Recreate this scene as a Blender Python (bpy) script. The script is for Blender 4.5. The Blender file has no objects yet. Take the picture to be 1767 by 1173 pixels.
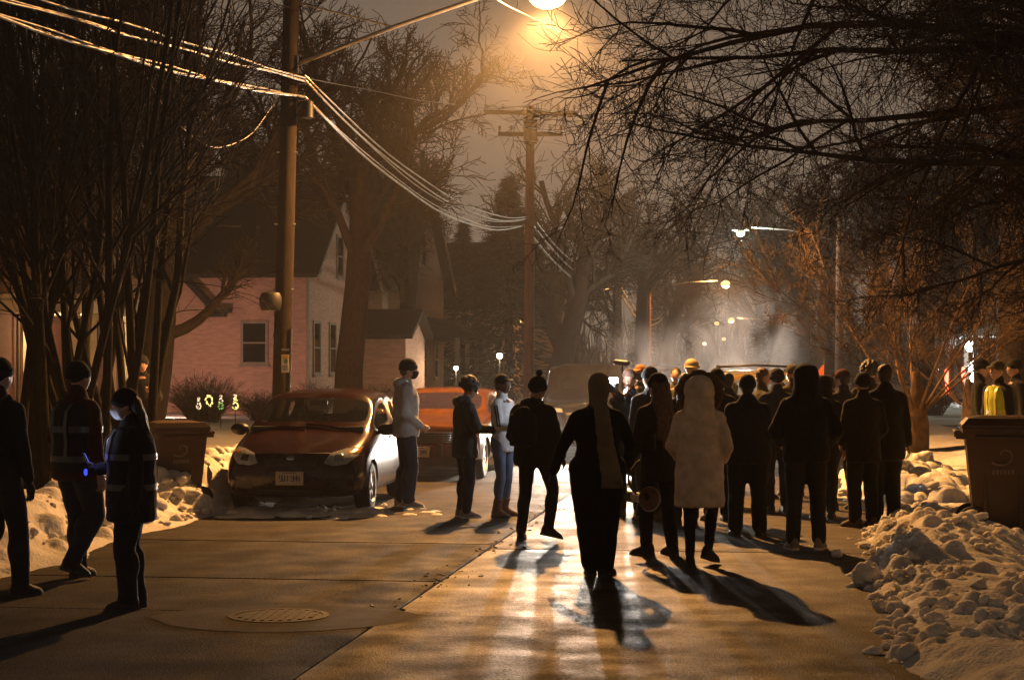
import bpy, bmesh, math, random
import numpy as np
from mathutils import Vector, Matrix, Euler
from mathutils.bvhtree import BVHTree
from math import sin, cos, pi, radians as R, sqrt, atan2

# ------------------------------------------------------------------ camera, sky, exposure
F = 3100.0                      # focal length in photograph pixels (1767 wide)
CX, HY, EYE = 883.5, 634.0, 1.70  # principal column, horizon row, eye height
SL = 0.1377                     # the road runs off to the right: X = u + SL * Y
scene = bpy.context.scene
COL = scene.collection
cam_d = bpy.data.cameras.new('camera'); cam = bpy.data.objects.new('camera', cam_d); COL.objects.link(cam)
cam.location = (0, 0, EYE); cam.rotation_euler = (R(90), 0, 0)
cam_d.sensor_width = 36; cam_d.lens = 36 * F / 1767
cam_d.shift_y = (HY - 586.5) / 1767
cam_d.clip_start = 0.1; cam_d.clip_end = 3000
scene.camera = cam

W = bpy.data.worlds.new('World'); scene.world = W; W.use_nodes = True
nt = W.node_tree; nt.nodes.clear()
out = nt.nodes.new('ShaderNodeOutputWorld'); bg = nt.nodes.new('ShaderNodeBackground')
tc = nt.nodes.new('ShaderNodeTexCoord'); sep = nt.nodes.new('ShaderNodeSeparateXYZ')
rmp = nt.nodes.new('ShaderNodeValToRGB')
rmp.color_ramp.elements[0].position = 0.0; rmp.color_ramp.elements[0].color = (0.162, 0.120, 0.086, 1)
rmp.color_ramp.elements[1].position = 0.55; rmp.color_ramp.elements[1].color = (0.014, 0.010, 0.007, 1)
nt.links.new(tc.outputs['Generated'], sep.inputs[0]); nt.links.new(sep.outputs['Z'], rmp.inputs[0])
nt.links.new(rmp.outputs[0], bg.inputs[0]); bg.inputs[1].default_value = 1.6
nt.links.new(bg.outputs[0], out.inputs[0])

vs = scene.view_settings
vs.view_transform = 'Standard'; vs.look = 'None'; vs.exposure = 0.0; vs.gamma = 1.0; vs.use_curve_mapping = False
scene.render.engine = 'CYCLES'
cy = scene.cycles
cy.use_denoising = True
try: cy.denoiser = 'OPENIMAGEDENOISE'
except Exception: pass
cy.max_bounces = 5; cy.diffuse_bounces = 2; cy.glossy_bounces = 3; cy.transmission_bounces = 4
cy.transparent_max_bounces = 8; cy.volume_bounces = 0
cy.sample_clamp_indirect = 2.0; cy.sample_clamp_direct = 0.0
cy.use_light_tree = True
cy.caustics_reflective = False; cy.caustics_refractive = False
HAZE = 0.0010

# ------------------------------------------------------------------ helpers
def at(px, py, Y): return Vector(((px - CX) * Y / F, Y, EYE - (py - HY) * Y / F))
def gx(px, Y): return (px - CX) * Y / F
def gy(py, z=0.0): return F * (EYE - z) / (py - HY)
def road(u, Y, z=0.0): return Vector((u + SL * Y, Y, z))

MATS = {}
def mat(name, col, rough=0.6, var=0.0, scale=8.0, bump=0.0, bscale=60.0, metal=0.0, spec=0.5, emit=None, estr=0.0,
        coat=0.0, trans=0.0, alpha=1.0, col2=None, detail=4.0, sheen=0.0, sub=0.0, distort=0.0, stretch=None, mesh_light=False):
    if name in MATS: return MATS[name]
    m = bpy.data.materials.new(name); m.use_nodes = True
    n = m.node_tree.nodes; l = m.node_tree.links
    b = n['Principled BSDF']
    b.inputs['Base Color'].default_value = (*col, 1); b.inputs['Roughness'].default_value = rough
    b.inputs['Metallic'].default_value = metal; b.inputs['Specular IOR Level'].default_value = spec
    if coat: b.inputs['Coat Weight'].default_value = coat; b.inputs['Coat Roughness'].default_value = 0.06
    if trans: b.inputs['Transmission Weight'].default_value = trans
    if alpha < 1: b.inputs['Alpha'].default_value = alpha
    if sheen: b.inputs['Sheen Weight'].default_value = sheen; b.inputs['Sheen Roughness'].default_value = 0.5
    if emit:
        b.inputs['Emission Color'].default_value = (*emit, 1); b.inputs['Emission Strength'].default_value = estr
        if not mesh_light:
            try: m.cycles.emission_sampling = 'NONE'
            except Exception: pass
    if var or bump or col2:
        t = n.new('ShaderNodeTexCoord')
        src = t.outputs['Object']
        if stretch:
            mp = n.new('ShaderNodeMapping'); mp.inputs['Scale'].default_value = stretch
            l.new(src, mp.inputs[0]); src = mp.outputs[0]
    if var or col2:
        nz = n.new('ShaderNodeTexNoise'); nz.inputs['Scale'].default_value = scale; nz.inputs['Detail'].default_value = detail
        nz.inputs['Distortion'].default_value = distort
        l.new(src, nz.inputs['Vector'])
        cr = n.new('ShaderNodeValToRGB')
        c2 = col2 if col2 else tuple(min(1, c * (1 + var)) for c in col)
        c1 = col if col2 else tuple(c * (1 - var) for c in col)
        cr.color_ramp.elements[0].position = 0.35; cr.color_ramp.elements[0].color = (*c1, 1)
        cr.color_ramp.elements[1].position = 0.65; cr.color_ramp.elements[1].color = (*c2, 1)
        l.new(nz.outputs['Fac'], cr.inputs[0]); l.new(cr.outputs[0], b.inputs['Base Color'])
    if bump:
        n2 = n.new('ShaderNodeTexNoise'); n2.inputs['Scale'].default_value = bscale; n2.inputs['Detail'].default_value = 3
        l.new(src, n2.inputs['Vector'])
        bp = n.new('ShaderNodeBump'); bp.inputs['Strength'].default_value = bump; bp.inputs['Distance'].default_value = 0.02
        l.new(n2.outputs['Fac'], bp.inputs['Height']); l.new(bp.outputs[0], b.inputs['Normal'])
    MATS[name] = m
    return m

def mesh_from(name, V, quads=None, tris=None, polys=None, qm=None, tm=None, pm=None, smooth=True):
    """build a mesh quickly from numpy arrays"""
    me = bpy.data.meshes.new(name)
    V = np.asarray(V, np.float32).reshape(-1, 3)
    loops = []; starts = []; mats = []; n = 0
    if quads is not None and len(quads):
        q = np.asarray(quads, np.int32); loops.append(q.ravel()); starts.append(n + 4 * np.arange(len(q))); n += q.size
        mats.append(np.zeros(len(q), np.int32) if qm is None else np.asarray(qm, np.int32))
    if tris is not None and len(tris):
        q = np.asarray(tris, np.int32); loops.append(q.ravel()); starts.append(n + 3 * np.arange(len(q))); n += q.size
        mats.append(np.zeros(len(q), np.int32) if tm is None else np.asarray(tm, np.int32))
    if polys:
        ls = np.array([len(p) for p in polys]); st = n + np.concatenate([[0], np.cumsum(ls)[:-1]])
        loops.append(np.array([i for p in polys for i in p], np.int32)); starts.append(st); n += int(ls.sum())
        mats.append(np.zeros(len(polys), np.int32) if pm is None else np.asarray(pm, np.int32))
    loops = np.concatenate(loops).astype(np.int32); starts = np.concatenate(starts).astype(np.int32); mats = np.concatenate(mats).astype(np.int32)
    me.vertices.add(len(V)); me.vertices.foreach_set('co', V.ravel())
    me.loops.add(len(loops)); me.loops.foreach_set('vertex_index', loops)
    me.polygons.add(len(starts)); me.polygons.foreach_set('loop_start', starts)
    me.polygons.foreach_set('material_index', mats)
    me.polygons.foreach_set('use_smooth', np.full(len(starts), bool(smooth)))
    me.update(calc_edges=True)
    return me

class MB:
    """collects simple shapes into one mesh"""
    def __init__(s): s.V = []; s.F = []; s.M = []; s.n = 0
    def add(s, v, f, mi=0):
        v = np.asarray(v, float).reshape(-1, 3); s.V.append(v)
        for q in f: s.F.append(tuple(i + s.n for i in q)); s.M.append(mi)
        s.n += len(v); return s
    def box(s, c, size, rz=0.0, rx=0.0, ry=0.0, mi=0, taper=1.0):
        hx, hy, hz = size[0] / 2, size[1] / 2, size[2] / 2
        v = np.array([(-hx, -hy, -hz), (hx, -hy, -hz), (hx, hy, -hz), (-hx, hy, -hz),
                      (-hx * taper, -hy * taper, hz), (hx * taper, -hy * taper, hz), (hx * taper, hy * taper, hz), (-hx * taper, hy * taper, hz)])
        if rz or rx or ry: v = v @ np.array(Euler((rx, ry, rz)).to_matrix()).T
        return s.add(v + np.array(c), [(0, 3, 2, 1), (4, 5, 6, 7), (0, 1, 5, 4), (1, 2, 6, 5), (2, 3, 7, 6), (3, 0, 4, 7)], mi)
    def loft(s, rings, cap=True, mi=0, closed=True):
        m = len(rings[0]); v = np.concatenate([np.asarray(r, float) for r in rings]); f = []
        for i in range(len(rings) - 1):
            for j in range(m if closed else m - 1):
                a = i * m + j; b = i * m + (j + 1) % m
                f.append((a, b, b + m, a + m))
        if cap: f.append(tuple(range(m - 1, -1, -1))); f.append(tuple((len(rings) - 1) * m + j for j in range(m)))
        return s.add(v, f, mi)
    def tube(s, pts, rad, sides=8, cap=True, mi=0):
        pts = [np.asarray(p, float) for p in pts]
        if not hasattr(rad, '__len__'): rad = [rad] * len(pts)
        rings = []; up = None
        for i, p in enumerate(pts):
            t = pts[min(i + 1, len(pts) - 1)] - pts[max(i - 1, 0)]; t = t / (np.linalg.norm(t) + 1e-9)
            if up is None:
                up = np.array((0, 0, 1.0)) if abs(t[2]) < 0.9 else np.array((1.0, 0, 0))
            a = np.cross(up, t); a /= np.linalg.norm(a) + 1e-9; b = np.cross(t, a); up = b
            rings.append([p + rad[i] * (cos(2 * pi * k / sides) * a + sin(2 * pi * k / sides) * b) for k in range(sides)])
        return s.loft(rings, cap, mi)
    def ell(s, c, r, seg=14, rings=9, rot=None, mi=0):
        if not hasattr(r, '__len__'): r = (r, r, r)
        v = [(0, 0, -1)]
        for i in range(1, rings):
            t = -pi / 2 + pi * i / rings
            v += [(cos(t) * cos(2 * pi * k / seg), cos(t) * sin(2 * pi * k / seg), sin(t)) for k in range(seg)]
        v.append((0, 0, 1)); v = np.array(v) * np.array(r)
        if rot is not None: v = v @ np.array(rot).T
        f = []
        for k in range(seg): f.append((0, 1 + (k + 1) % seg, 1 + k))
        for i in range(rings - 2):
            for k in range(seg):
                a = 1 + i * seg + k; b = 1 + i * seg + (k + 1) % seg
                f.append((a, b, b + seg, a + seg))
        L = len(v) - 1; o = 1 + (rings - 2) * seg
        for k in range(seg): f.append((L, o + k, o + (k + 1) % seg))
        return s.add(v + np.array(c), f, mi)
    def cap(s, a, b, ra, rb, sides=12, mi=0):
        """tapered capsule"""
        a = np.asarray(a, float); b = np.asarray(b, float); t = b - a; L = np.linalg.norm(t) + 1e-9; t = t / L
        pts = []; rad = []
        for k in range(4):
            th = -pi / 2 + (k + 0.6) * (pi / 2) / 4; pts.append(a + t * ra * sin(th)); rad.append(ra * cos(th))
        pts.append(a); rad.append(ra); pts.append(b); rad.append(rb)
        for k in range(4):
            th = (k + 0.4 + 0.6) * (pi / 2) / 4 * 0.97; pts.append(b + t * rb * sin(th)); rad.append(rb * cos(th))
        return s.tube(pts, rad, sides, True, mi)
    def lathe(s, prof, c=(0, 0, 0), seg=16, mi=0, cap=True):
        return s.loft([[(c[0] + r * cos(2 * pi * k / seg), c[1] + r * sin(2 * pi * k / seg), c[2] + z) for k in range(seg)] for r, z in prof], cap, mi)
    def prism(s, poly, a, b, axis='z', mi=0):
        """polygon (2D) extruded along axis from a to b; for axis y the polygon is (x, z), for x it is (y, z)"""
        def p3(p, h): return {'z': (p[0], p[1], h), 'y': (p[0], h, p[1]), 'x': (h, p[0], p[1])}[axis]
        n = len(poly); v = [p3(p, a) for p in poly] + [p3(p, b) for p in poly]
        f = [tuple(range(n))[::-1], tuple(range(n, 2 * n))] + [(i, (i + 1) % n, n + (i + 1) % n, n + i) for i in range(n)]
        return s.add(v, f, mi)
    def mesh(s, name, smooth=False):
        me = mesh_from(name, np.concatenate(s.V), polys=s.F, pm=s.M, smooth=smooth)
        return me
    def build(s, name, m, parent=None, smooth=False, auto=None):
        me = s.mesh(name, smooth or auto is not None)
        if auto is not None: sharp(me, auto)
        return obj(name, me, m, parent)

def fixn(me):
    b = bmesh.new(); b.from_mesh(me); bmesh.ops.recalc_face_normals(b, faces=b.faces); b.to_mesh(me); b.free()
def sharp(me, ang=35):
    fixn(me)
    try: me.set_sharp_from_angle(angle=R(ang))
    except Exception: pass

def obj(name, me, m=None, parent=None, loc=None, rz=None):
    o = bpy.data.objects.new(name, me); COL.objects.link(o)
    if m is not None and me is not None and hasattr(me, 'materials') and len(me.materials) == 0:
        for x in (m if isinstance(m, (list, tuple)) else [m]): me.materials.append(x)
    if parent is not None: o.parent = parent
    if loc is not None: o.location = loc
    if rz is not None: o.rotation_euler = (0, 0, rz)
    return o
def tag(o, label, cat, group=None):
    o['label'] = label; o['category'] = cat
    if group: o['group'] = group
    return o
def thing(name, label, cat, loc=(0, 0, 0), rz=0.0, group=None):
    o = bpy.data.objects.new(name, None); COL.objects.link(o); o.empty_display_size = 0.2
    o.location = loc; o.rotation_euler = (0, 0, rz)
    return tag(o, label, cat, group)
def struct(o, kind='structure'): o['kind'] = kind; return o
def copy_tree(o, parent=None):
    c = o.copy(); COL.objects.link(c); c.parent = parent
    for ch in o.children: copy_tree(ch, c)
    return c
def lamp(name, kind, loc, power, color, size=0.1, **kw):
    d = bpy.data.lights.new(name, kind); d.energy = power; d.color = color
    if kind in ('POINT', 'SPOT'): d.shadow_soft_size = size
    for k, v in kw.items(): setattr(d, k, v)
    o = bpy.data.objects.new(name, d); COL.objects.link(o); o.location = loc
    return o

def remesh(mb, voxel, smooth=2, disp=0.0, dscale=0.12, dtype='CLOUDS'):
    """fuse the closed shapes of mb into one continuous skin"""
    me = mb.mesh('tmp'); o = bpy.data.objects.new('tmp', me); COL.objects.link(o)
    md = o.modifiers.new('r', 'REMESH'); md.mode = 'VOXEL'; md.voxel_size = voxel; md.use_smooth_shade = True
    if smooth:
        sm = o.modifiers.new('s', 'SMOOTH'); sm.factor = 0.5; sm.iterations = smooth
    if disp:
        tx = bpy.data.textures.new('folds', dtype); tx.noise_scale = dscale
        if dtype == 'CLOUDS': tx.noise_depth = 2
        dm = o.modifiers.new('d', 'DISPLACE'); dm.texture = tx; dm.strength = disp; dm.mid_level = 0.5; dm.texture_coords = 'LOCAL'
    dg = bpy.context.evaluated_depsgraph_get()
    ev = o.evaluated_get(dg)
    r = bpy.data.meshes.new_from_object(ev, depsgraph=dg)
    bpy.data.objects.remove(o); bpy.data.meshes.remove(me)
    r.polygons.foreach_set('use_smooth', np.ones(len(r.polygons), bool))
    return r
def arrays(me):
    v = np.zeros(len(me.vertices) * 3, np.float32); me.vertices.foreach_get('co', v)
    return v.reshape(-1, 3), [tuple(p.vertices) for p in me.polygons]

# vectorised value noise for the snow
def vnoise(x, y, seed=0):
    xi = np.floor(x).astype(np.int64); yi = np.floor(y).astype(np.int64); xf = x - xi; yf = y - yi
    def h(a, b):
        n = (a * 374761393 + b * 668265263 + seed * 1442695041) & 0xffffffff
        n = ((n ^ (n >> 13)) * 1274126177) & 0xffffffff
        return ((n ^ (n >> 16)) & 0xffff) / 65535.0
    sx = xf * xf * (3 - 2 * xf); sy = yf * yf * (3 - 2 * yf)
    return (h(xi, yi) * (1 - sx) + h(xi + 1, yi) * sx) * (1 - sy) + (h(xi, yi + 1) * (1 - sx) + h(xi + 1, yi + 1) * sx) * sy
def fbm(x, y, seed=0, oct=4):
    t = 0; a = 0.5
    for i in range(oct): t = t + a * vnoise(x * 2 ** i, y * 2 ** i, seed + i); a *= 0.5
    return t
def sstep(a, b, x):
    t = np.clip((x - a) / (b - a), 0, 1); return t * t * (3 - 2 * t)

def tubes(lines, sides):
    """many (points, radii) polylines -> V, quads ; grouped so that numpy does the work"""
    groups = {}
    for p, r in lines: groups.setdefault(len(p), []).append((p, r))
    VV = []; QQ = []; off = 0
    for n, g in groups.items():
        P = np.array([x[0] for x in g], float); Rr = np.array([x[1] for x in g], float); K = len(g)
        T = np.empty_like(P); T[:, 1:-1] = P[:, 2:] - P[:, :-2]; T[:, 0] = P[:, 1] - P[:, 0]; T[:, -1] = P[:, -1] - P[:, -2]
        T /= np.linalg.norm(T, axis=2, keepdims=True) + 1e-9
        ref = np.zeros_like(P); m = np.abs(T[:, :1, 2]) < 0.8
        ref[..., 2] = np.where(m, 1.0, 0.0); ref[..., 0] = np.where(m, 0.0, 1.0)
        A = np.cross(ref, T); A /= np.linalg.norm(A, axis=2, keepdims=True) + 1e-9; B = np.cross(T, A)
        ang = 2 * pi * np.arange(sides) / sides
        V = P[:, :, None, :] + Rr[:, :, None, None] * (np.cos(ang)[None, None, :, None] * A[:, :, None, :] + np.sin(ang)[None, None, :, None] * B[:, :, None, :])
        idx = np.arange(K * n * sides).reshape(K, n, sides) + off
        a = idx[:, :-1, :]; b = np.roll(idx, -1, 2)[:, :-1, :]; c = np.roll(idx, -1, 2)[:, 1:, :]; d = idx[:, 1:, :]
        QQ.append(np.stack([a, b, c, d], -1).reshape(-1, 4)); VV.append(V.reshape(-1, 3)); off += K * n * sides
    return np.concatenate(VV), np.concatenate(QQ)
# ------------------------------------------------------------------ materials of the place
SODIUM = (1.0, 0.45, 0.125)
HEADW = (1.0, 0.86, 0.70)
def snow_mat():
    m = mat('snow', (0.74, 0.72, 0.70), 0.75, bump=0.9, bscale=38, spec=0.3)
    n = m.node_tree.nodes; l = m.node_tree.links; b = n['Principled BSDF']
    t = n.new('ShaderNodeTexCoord'); nz = n.new('ShaderNodeTexNoise'); nz.inputs['Scale'].default_value = 1.6; nz.inputs['Detail'].default_value = 8; nz.inputs['Roughness'].default_value = 0.7
    l.new(t.outputs['Object'], nz.inputs['Vector'])
    cr = n.new('ShaderNodeValToRGB'); e = cr.color_ramp.elements
    e[0].position = 0.30; e[0].color = (0.58, 0.53, 0.46, 1); e[1].position = 0.56; e[1].color = (0.82, 0.80, 0.77, 1)
    l.new(nz.outputs['Fac'], cr.inputs[0]); l.new(cr.outputs[0], b.inputs['Base Color'])
    b.inputs['Subsurface Weight'].default_value = .7; b.inputs['Subsurface Radius'].default_value = (1, .9, .8); b.inputs['Subsurface Scale'].default_value = .06
    return m
SNOW = snow_mat()
YARD = mat('yard_snow', (0.50, 0.47, 0.44), 0.8, col2=(0.74, 0.72, 0.70), scale=0.35, bump=0.4, bscale=12, detail=8)
def concrete(name, c1, c2, rough, spec=.16):
    m = mat(name, c1, rough, col2=c2, scale=0.9, detail=10, bump=0.6, bscale=80, spec=spec)
    n = m.node_tree.nodes; l = m.node_tree.links; b = n['Principled BSDF']
    t = n.new('ShaderNodeTexCoord'); nz = n.new('ShaderNodeTexNoise'); nz.inputs['Scale'].default_value = 2.2; nz.inputs['Detail'].default_value = 9
    l.new(t.outputs['Object'], nz.inputs['Vector'])
    mr = n.new('ShaderNodeMapRange'); mr.inputs['From Min'].default_value = 0.35; mr.inputs['From Max'].default_value = 0.65
    mr.inputs['To Min'].default_value = rough - 0.16; mr.inputs['To Max'].default_value = rough + 0.12
    l.new(nz.outputs['Fac'], mr.inputs['Value']); l.new(mr.outputs[0], b.inputs['Roughness'])
    base = b.inputs['Base Color'].links[0].from_socket        # aggregate speckle and salt stains on top of the colour
    sp = n.new('ShaderNodeTexNoise'); sp.inputs['Scale'].default_value = 42; sp.inputs['Detail'].default_value = 3; l.new(t.outputs['Object'], sp.inputs['Vector'])
    sr = n.new('ShaderNodeMapRange'); sr.inputs['From Min'].default_value = .36; sr.inputs['From Max'].default_value = .64; sr.inputs['To Min'].default_value = .35; sr.inputs['To Max'].default_value = 1.75
    l.new(sp.outputs['Fac'], sr.inputs['Value']); mx = n.new('ShaderNodeVectorMath'); mx.operation = 'SCALE'; l.new(base, mx.inputs[0]); l.new(sr.outputs[0], mx.inputs['Scale']); l.new(mx.outputs[0], b.inputs['Base Color'])
    return m
CONC = [concrete('road_concrete', (0.027, 0.021, 0.016), (0.066, 0.051, 0.036), 0.58, .22),
        concrete('road_concrete_worn', (0.030, 0.024, 0.017), (0.072, 0.056, 0.039), 0.55, .22),
        concrete('road_concrete_dark', (0.024, 0.019, 0.014), (0.058, 0.046, 0.034), 0.62, .22)]
CONC += [concrete('lane_asphalt', (0.020, 0.017, 0.014), (0.050, 0.042, 0.033), 0.74, .10), concrete('lane_asphalt_worn', (0.022, 0.019, 0.015), (0.056, 0.046, 0.036), 0.70, .10), concrete('lane_asphalt_dark', (0.016, 0.014, 0.012), (0.044, 0.037, 0.029), 0.78, .10)]
JOINT = mat('joint_tar', (0.02, 0.019, 0.018), 0.7, bump=0.3, bscale=40)
PATCH = mat('patch_asphalt', (0.058, 0.049, 0.037), 0.75, var=0.4, scale=3, bump=0.5, bscale=80, spec=.12)
IRON = mat('cast_iron', (0.060, 0.050, 0.038), 0.6, var=0.35, scale=20, bump=0.3, bscale=90, metal=0.25, spec=.2)
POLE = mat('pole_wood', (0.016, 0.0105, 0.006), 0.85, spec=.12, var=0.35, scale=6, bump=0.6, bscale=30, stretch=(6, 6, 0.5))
POLER = mat('pole_wood_redlit', (0.15, 0.070, 0.045), 0.85, var=0.35, scale=6, bump=0.6, bscale=30, stretch=(6, 6, 0.5))  # reddish light falling on the poles is put into this wood colour
STEEL = mat('galvanised_steel', (0.42, 0.40, 0.37), 0.45, var=0.15, scale=10, metal=0.85)
DARKM = mat('dark_metal', (0.03, 0.03, 0.03), 0.5, var=0.3, scale=8, metal=0.4)
WIRE = mat('cable', (0.50, 0.48, 0.46), 0.38, var=0.2, scale=3, metal=0.75)
WIREB = mat('cable_black', (0.03, 0.027, 0.025), 0.45, var=0.2, scale=3)
CERAM = mat('insulator', (0.22, 0.16, 0.12), 0.25, var=0.2, scale=10)
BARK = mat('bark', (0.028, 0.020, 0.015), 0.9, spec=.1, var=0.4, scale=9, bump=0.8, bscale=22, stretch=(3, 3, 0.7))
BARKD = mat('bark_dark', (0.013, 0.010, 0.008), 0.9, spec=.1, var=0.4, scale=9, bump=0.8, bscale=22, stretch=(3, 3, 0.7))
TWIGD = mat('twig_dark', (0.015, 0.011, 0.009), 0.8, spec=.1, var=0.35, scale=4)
BARKR = mat('bark_redlit', (0.032, 0.017, 0.012), 0.9, spec=.1, var=0.4, scale=9, bump=0.8, bscale=22, stretch=(3, 3, 0.7))  # trunk colour carries the reddish light cast on it
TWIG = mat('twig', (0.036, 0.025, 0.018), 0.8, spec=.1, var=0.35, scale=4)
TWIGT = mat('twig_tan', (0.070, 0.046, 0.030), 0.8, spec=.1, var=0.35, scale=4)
NEEDLE = mat('needles', (0.018, 0.024, 0.014), 0.85, var=0.5, scale=6)
HEDGE = mat('shrub_twig', (0.055, 0.040, 0.026), 0.85, var=0.35, scale=6)

# ------------------------------------------------------------------ ground, road, snow
g = MB(); g.add([(-700, -60, -0.12), (700, -60, -0.12), (700, 1200, -0.12), (-700, 1200, -0.12)], [(0, 1, 2, 3)])
struct(g.build('ground', YARD))
g = MB(); a, b = -7.2, 2.2
g.add([(a + SL * -20, -20, -0.03), (b + SL * -20, -20, -0.03), (b + SL * 420, 420, -0.03), (a + SL * 420, 420, -0.03)], [(0, 1, 2, 3)])
ROAD = struct(g.build('road', JOINT))
rng = random.Random(4)
def slab(u0, u1, y0, y1, m, name='road_slab'):
    g = MB(); gap = 0.009; bv = 0.010
    def c(u, y): return (u + SL * y, y - 0.1364 * (u + 2.55))
    cor = [(u0 + gap, y0 + gap), (u1 - gap, y0 + gap), (u1 - gap, y1 - gap), (u0 + gap, y1 - gap)]
    ins = [(u0 + gap + bv, y0 + gap + bv), (u1 - gap - bv, y0 + gap + bv), (u1 - gap - bv, y1 - gap - bv), (u0 + gap + bv, y1 - gap - bv)]
    t = rng.uniform(-0.003, 0.003)
    lo = [(*c(*p), -0.028) for p in cor]; mi = [(*c(*p), -0.008 + t) for p in cor]; hi = [(*c(*p), t) for p in ins]
    g.loft([lo, mi, hi], cap=True)
    return g.build(name, m, ROAD)
ys_r = [3.4, 7.9, 12.4, 16.9, 21.4, 25.9, 30.4, 34.9, 39.4, 43.9, 48.4, 52.9]
ys_l = [3.4, 7.9, 12.4, 14.3, 17.3, 21.8, 26.3, 30.8, 35.3, 39.8, 44.3, 48.8, 52.9]
for ys, u0, u1 in ((ys_l, -6.6, -2.55), (ys_r, -2.55, 1.6)):
    for i in range(len(ys) - 1): slab(u0, u1, ys[i], ys[i + 1], CONC[rng.randrange(3) + (3 if u1 < 0 else 0)])
slab(-6.6, 1.6, -20, 3.4, CONC[0], 'near_road_sheet'); slab(-6.6, 1.6, 52.9, 415, CONC[0], 'far_road_sheet')

# broken joint: little rubble and edge spalls along the centre seam
g = MB()
for i in range(120):
    y = rng.choice([rng.gauss(14.4, 0.35), rng.gauss(17.6, 0.8), rng.gauss(21, 1.0), rng.uniform(12, 24)]); u = -2.55 + rng.gauss(0, 0.07 if rng.random() < .7 else .2)
    s = rng.uniform(0.005, 0.016)
    g.box((u + SL * y, y, s * 0.2), (s * rng.uniform(1, 3.0), s * rng.uniform(.8, 1.6), s * .7), rng.uniform(0, 3), rng.uniform(-.3, .3), rng.uniform(-.3, .3))
o = g.build('seam_rubble', CONC[1]); struct(o, 'stuff'); o['label'] = 'broken concrete bits along the centre seam of the road'; o['category'] = 'rubble'

# manhole with its patch
mc = at(481, 1063, gy(1063))
t = thing('manhole', 'round ridged iron manhole cover in a pale patch on the road', 'manhole', (mc.x, mc.y, 0.004))
g = MB(); outl = []
for k in range(40):
    an = 2 * pi * k / 40; ca, sa = cos(an), sin(an)
    rx = 0.98 if ca > 0 else 0.86; ry = 0.62 if sa > 0 else 0.78
    q = 0.75; x = rx * math.copysign(abs(ca) ** (1 / q * .95), ca); y = ry * math.copysign(abs(sa) ** (1 / q * .8), sa)
    outl.append((x * (1 + rng.uniform(-.03, .03)), y * (1 + rng.uniform(-.03, .03))))
g.loft([[(x, y, -0.003) for x, y in outl], [(x * .985, y * .985, 0.0) for x, y in outl], [(x * .6, y * .6, 0.001) for x, y in outl]], cap=True)
g.build('patch', PATCH, t)
g = MB(); g.lathe([(0.345, 0.0), (0.345, 0.006), (0.30, 0.007), (0.30, 0.002), (0.0005, 0.002)], seg=36, cap=False); g.build('ring', IRON, t)
g = MB(); g.lathe([(0.293, 0.0), (0.293, 0.004), (0.0005, 0.0045)], seg=36, cap=False); cov = g.build('cover', IRON, t)
for k in range(9):
    x = -0.24 + k * 0.06; h = sqrt(max(0.0, 0.27 ** 2 - x * x)); g = MB()
    g.box((0, 0, 0), (0.028, 2 * h, 0.008)); o = g.build('ridge', IRON, cov); o.location = (x, 0, 0.006); o.rotation_euler = (0, 0, R(-4))

# snow: height fields with clods ploughed up at the kerb
def clods(U, Yg, H, n, seed, ufun, yrange, rr=(0.04, 0.16), squash=0.8, base=None):
    r_ = random.Random(seed); u_ax = U[0]; y_ax = Yg[:, 0]
    for i in range(n):
        y = r_.uniform(*yrange); u = ufun(y, r_); rad = rr[0] + (rr[1] - rr[0]) * r_.random() ** 2.6
        i0, i1 = np.searchsorted(u_ax, (u - rad, u + rad)); j0, j1 = np.searchsorted(y_ax, (y - rad, y + rad))
        if i1 - i0 < 2 or j1 - j0 < 2: continue
        uu = U[j0:j1, i0:i1]; yy = Yg[j0:j1, i0:i1]; wob = 1 + 0.5 * (vnoise(uu * 14 + i, yy * 14, i) - .5)
        d2 = ((uu - u) ** 2 * r_.uniform(.7, 1.4) + (yy - y) ** 2 * r_.uniform(.7, 1.4)) / (rad * wob) ** 2
        cj = min(np.searchsorted(y_ax, y), len(y_ax) - 1); ci = min(np.searchsorted(u_ax, u), len(u_ax) - 1)
        top = base[cj, ci] + rad * squash * (np.sqrt(np.clip(1 - d2, 0, 1)) - 0.25)
        H[j0:j1, i0:i1] = np.maximum(H[j0:j1, i0:i1], np.where(d2 < 1, top, -9))
def field(name, us, ys, fun, m, post=None, kind='structure'):
    U, Yg = np.meshgrid(us, ys); H = fun(U, Yg)
    if post: post(U, Yg, H)
    V = np.stack([U + SL * Yg, Yg, H], -1).reshape(-1, 3); n, k = U.shape
    idx = np.arange(n * k).reshape(n, k)
    Q = np.stack([idx[:-1, :-1], idx[:-1, 1:], idx[1:, 1:], idx[1:, :-1]], -1).reshape(-1, 4)
    return struct(obj(name, mesh_from(name, V, Q), m), kind)

def toe_r(Y): return 0.62 + 0.45 * vnoise(Y * .55, Y * 0, 3) + 0.16 * vnoise(Y * 2.3, Y * 0, 5) + 0.35 * sstep(17, 20, Y) - 0.15 * sstep(13, 10, Y)
def hr(U, Y):
    t0 = toe_r(Y); d = U - t0
    amp = 0.07 + 0.14 * sstep(12.5, 16.5, Y) + 0.20 * sstep(19, 22, Y) - 0.22 * sstep(26, 30, Y)
    ridge = amp * sstep(0.0, 0.55, d) * (1 - 0.72 * sstep(0.75, 1.5, d))
    gap = 0.55 + 0.9 * vnoise(Y * 0.5 + 4, U * .6, 8)
    path = -0.10 * sstep(1.25, 1.5, d) * (1 - sstep(2.0, 2.4, d)) * sstep(18, 14, Y)
    return -0.05 + 0.10 * sstep(-0.05, 0.3, d) + ridge * gap + path + 0.10 * sstep(2.1, 3, d) + 0.09 * (fbm(U * 3.2, Y * 3.2, 11) - 0.45) * sstep(-.05, .4, d) + 0.02 * (fbm(U * 11, Y * 11, 31) - .45)
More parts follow.
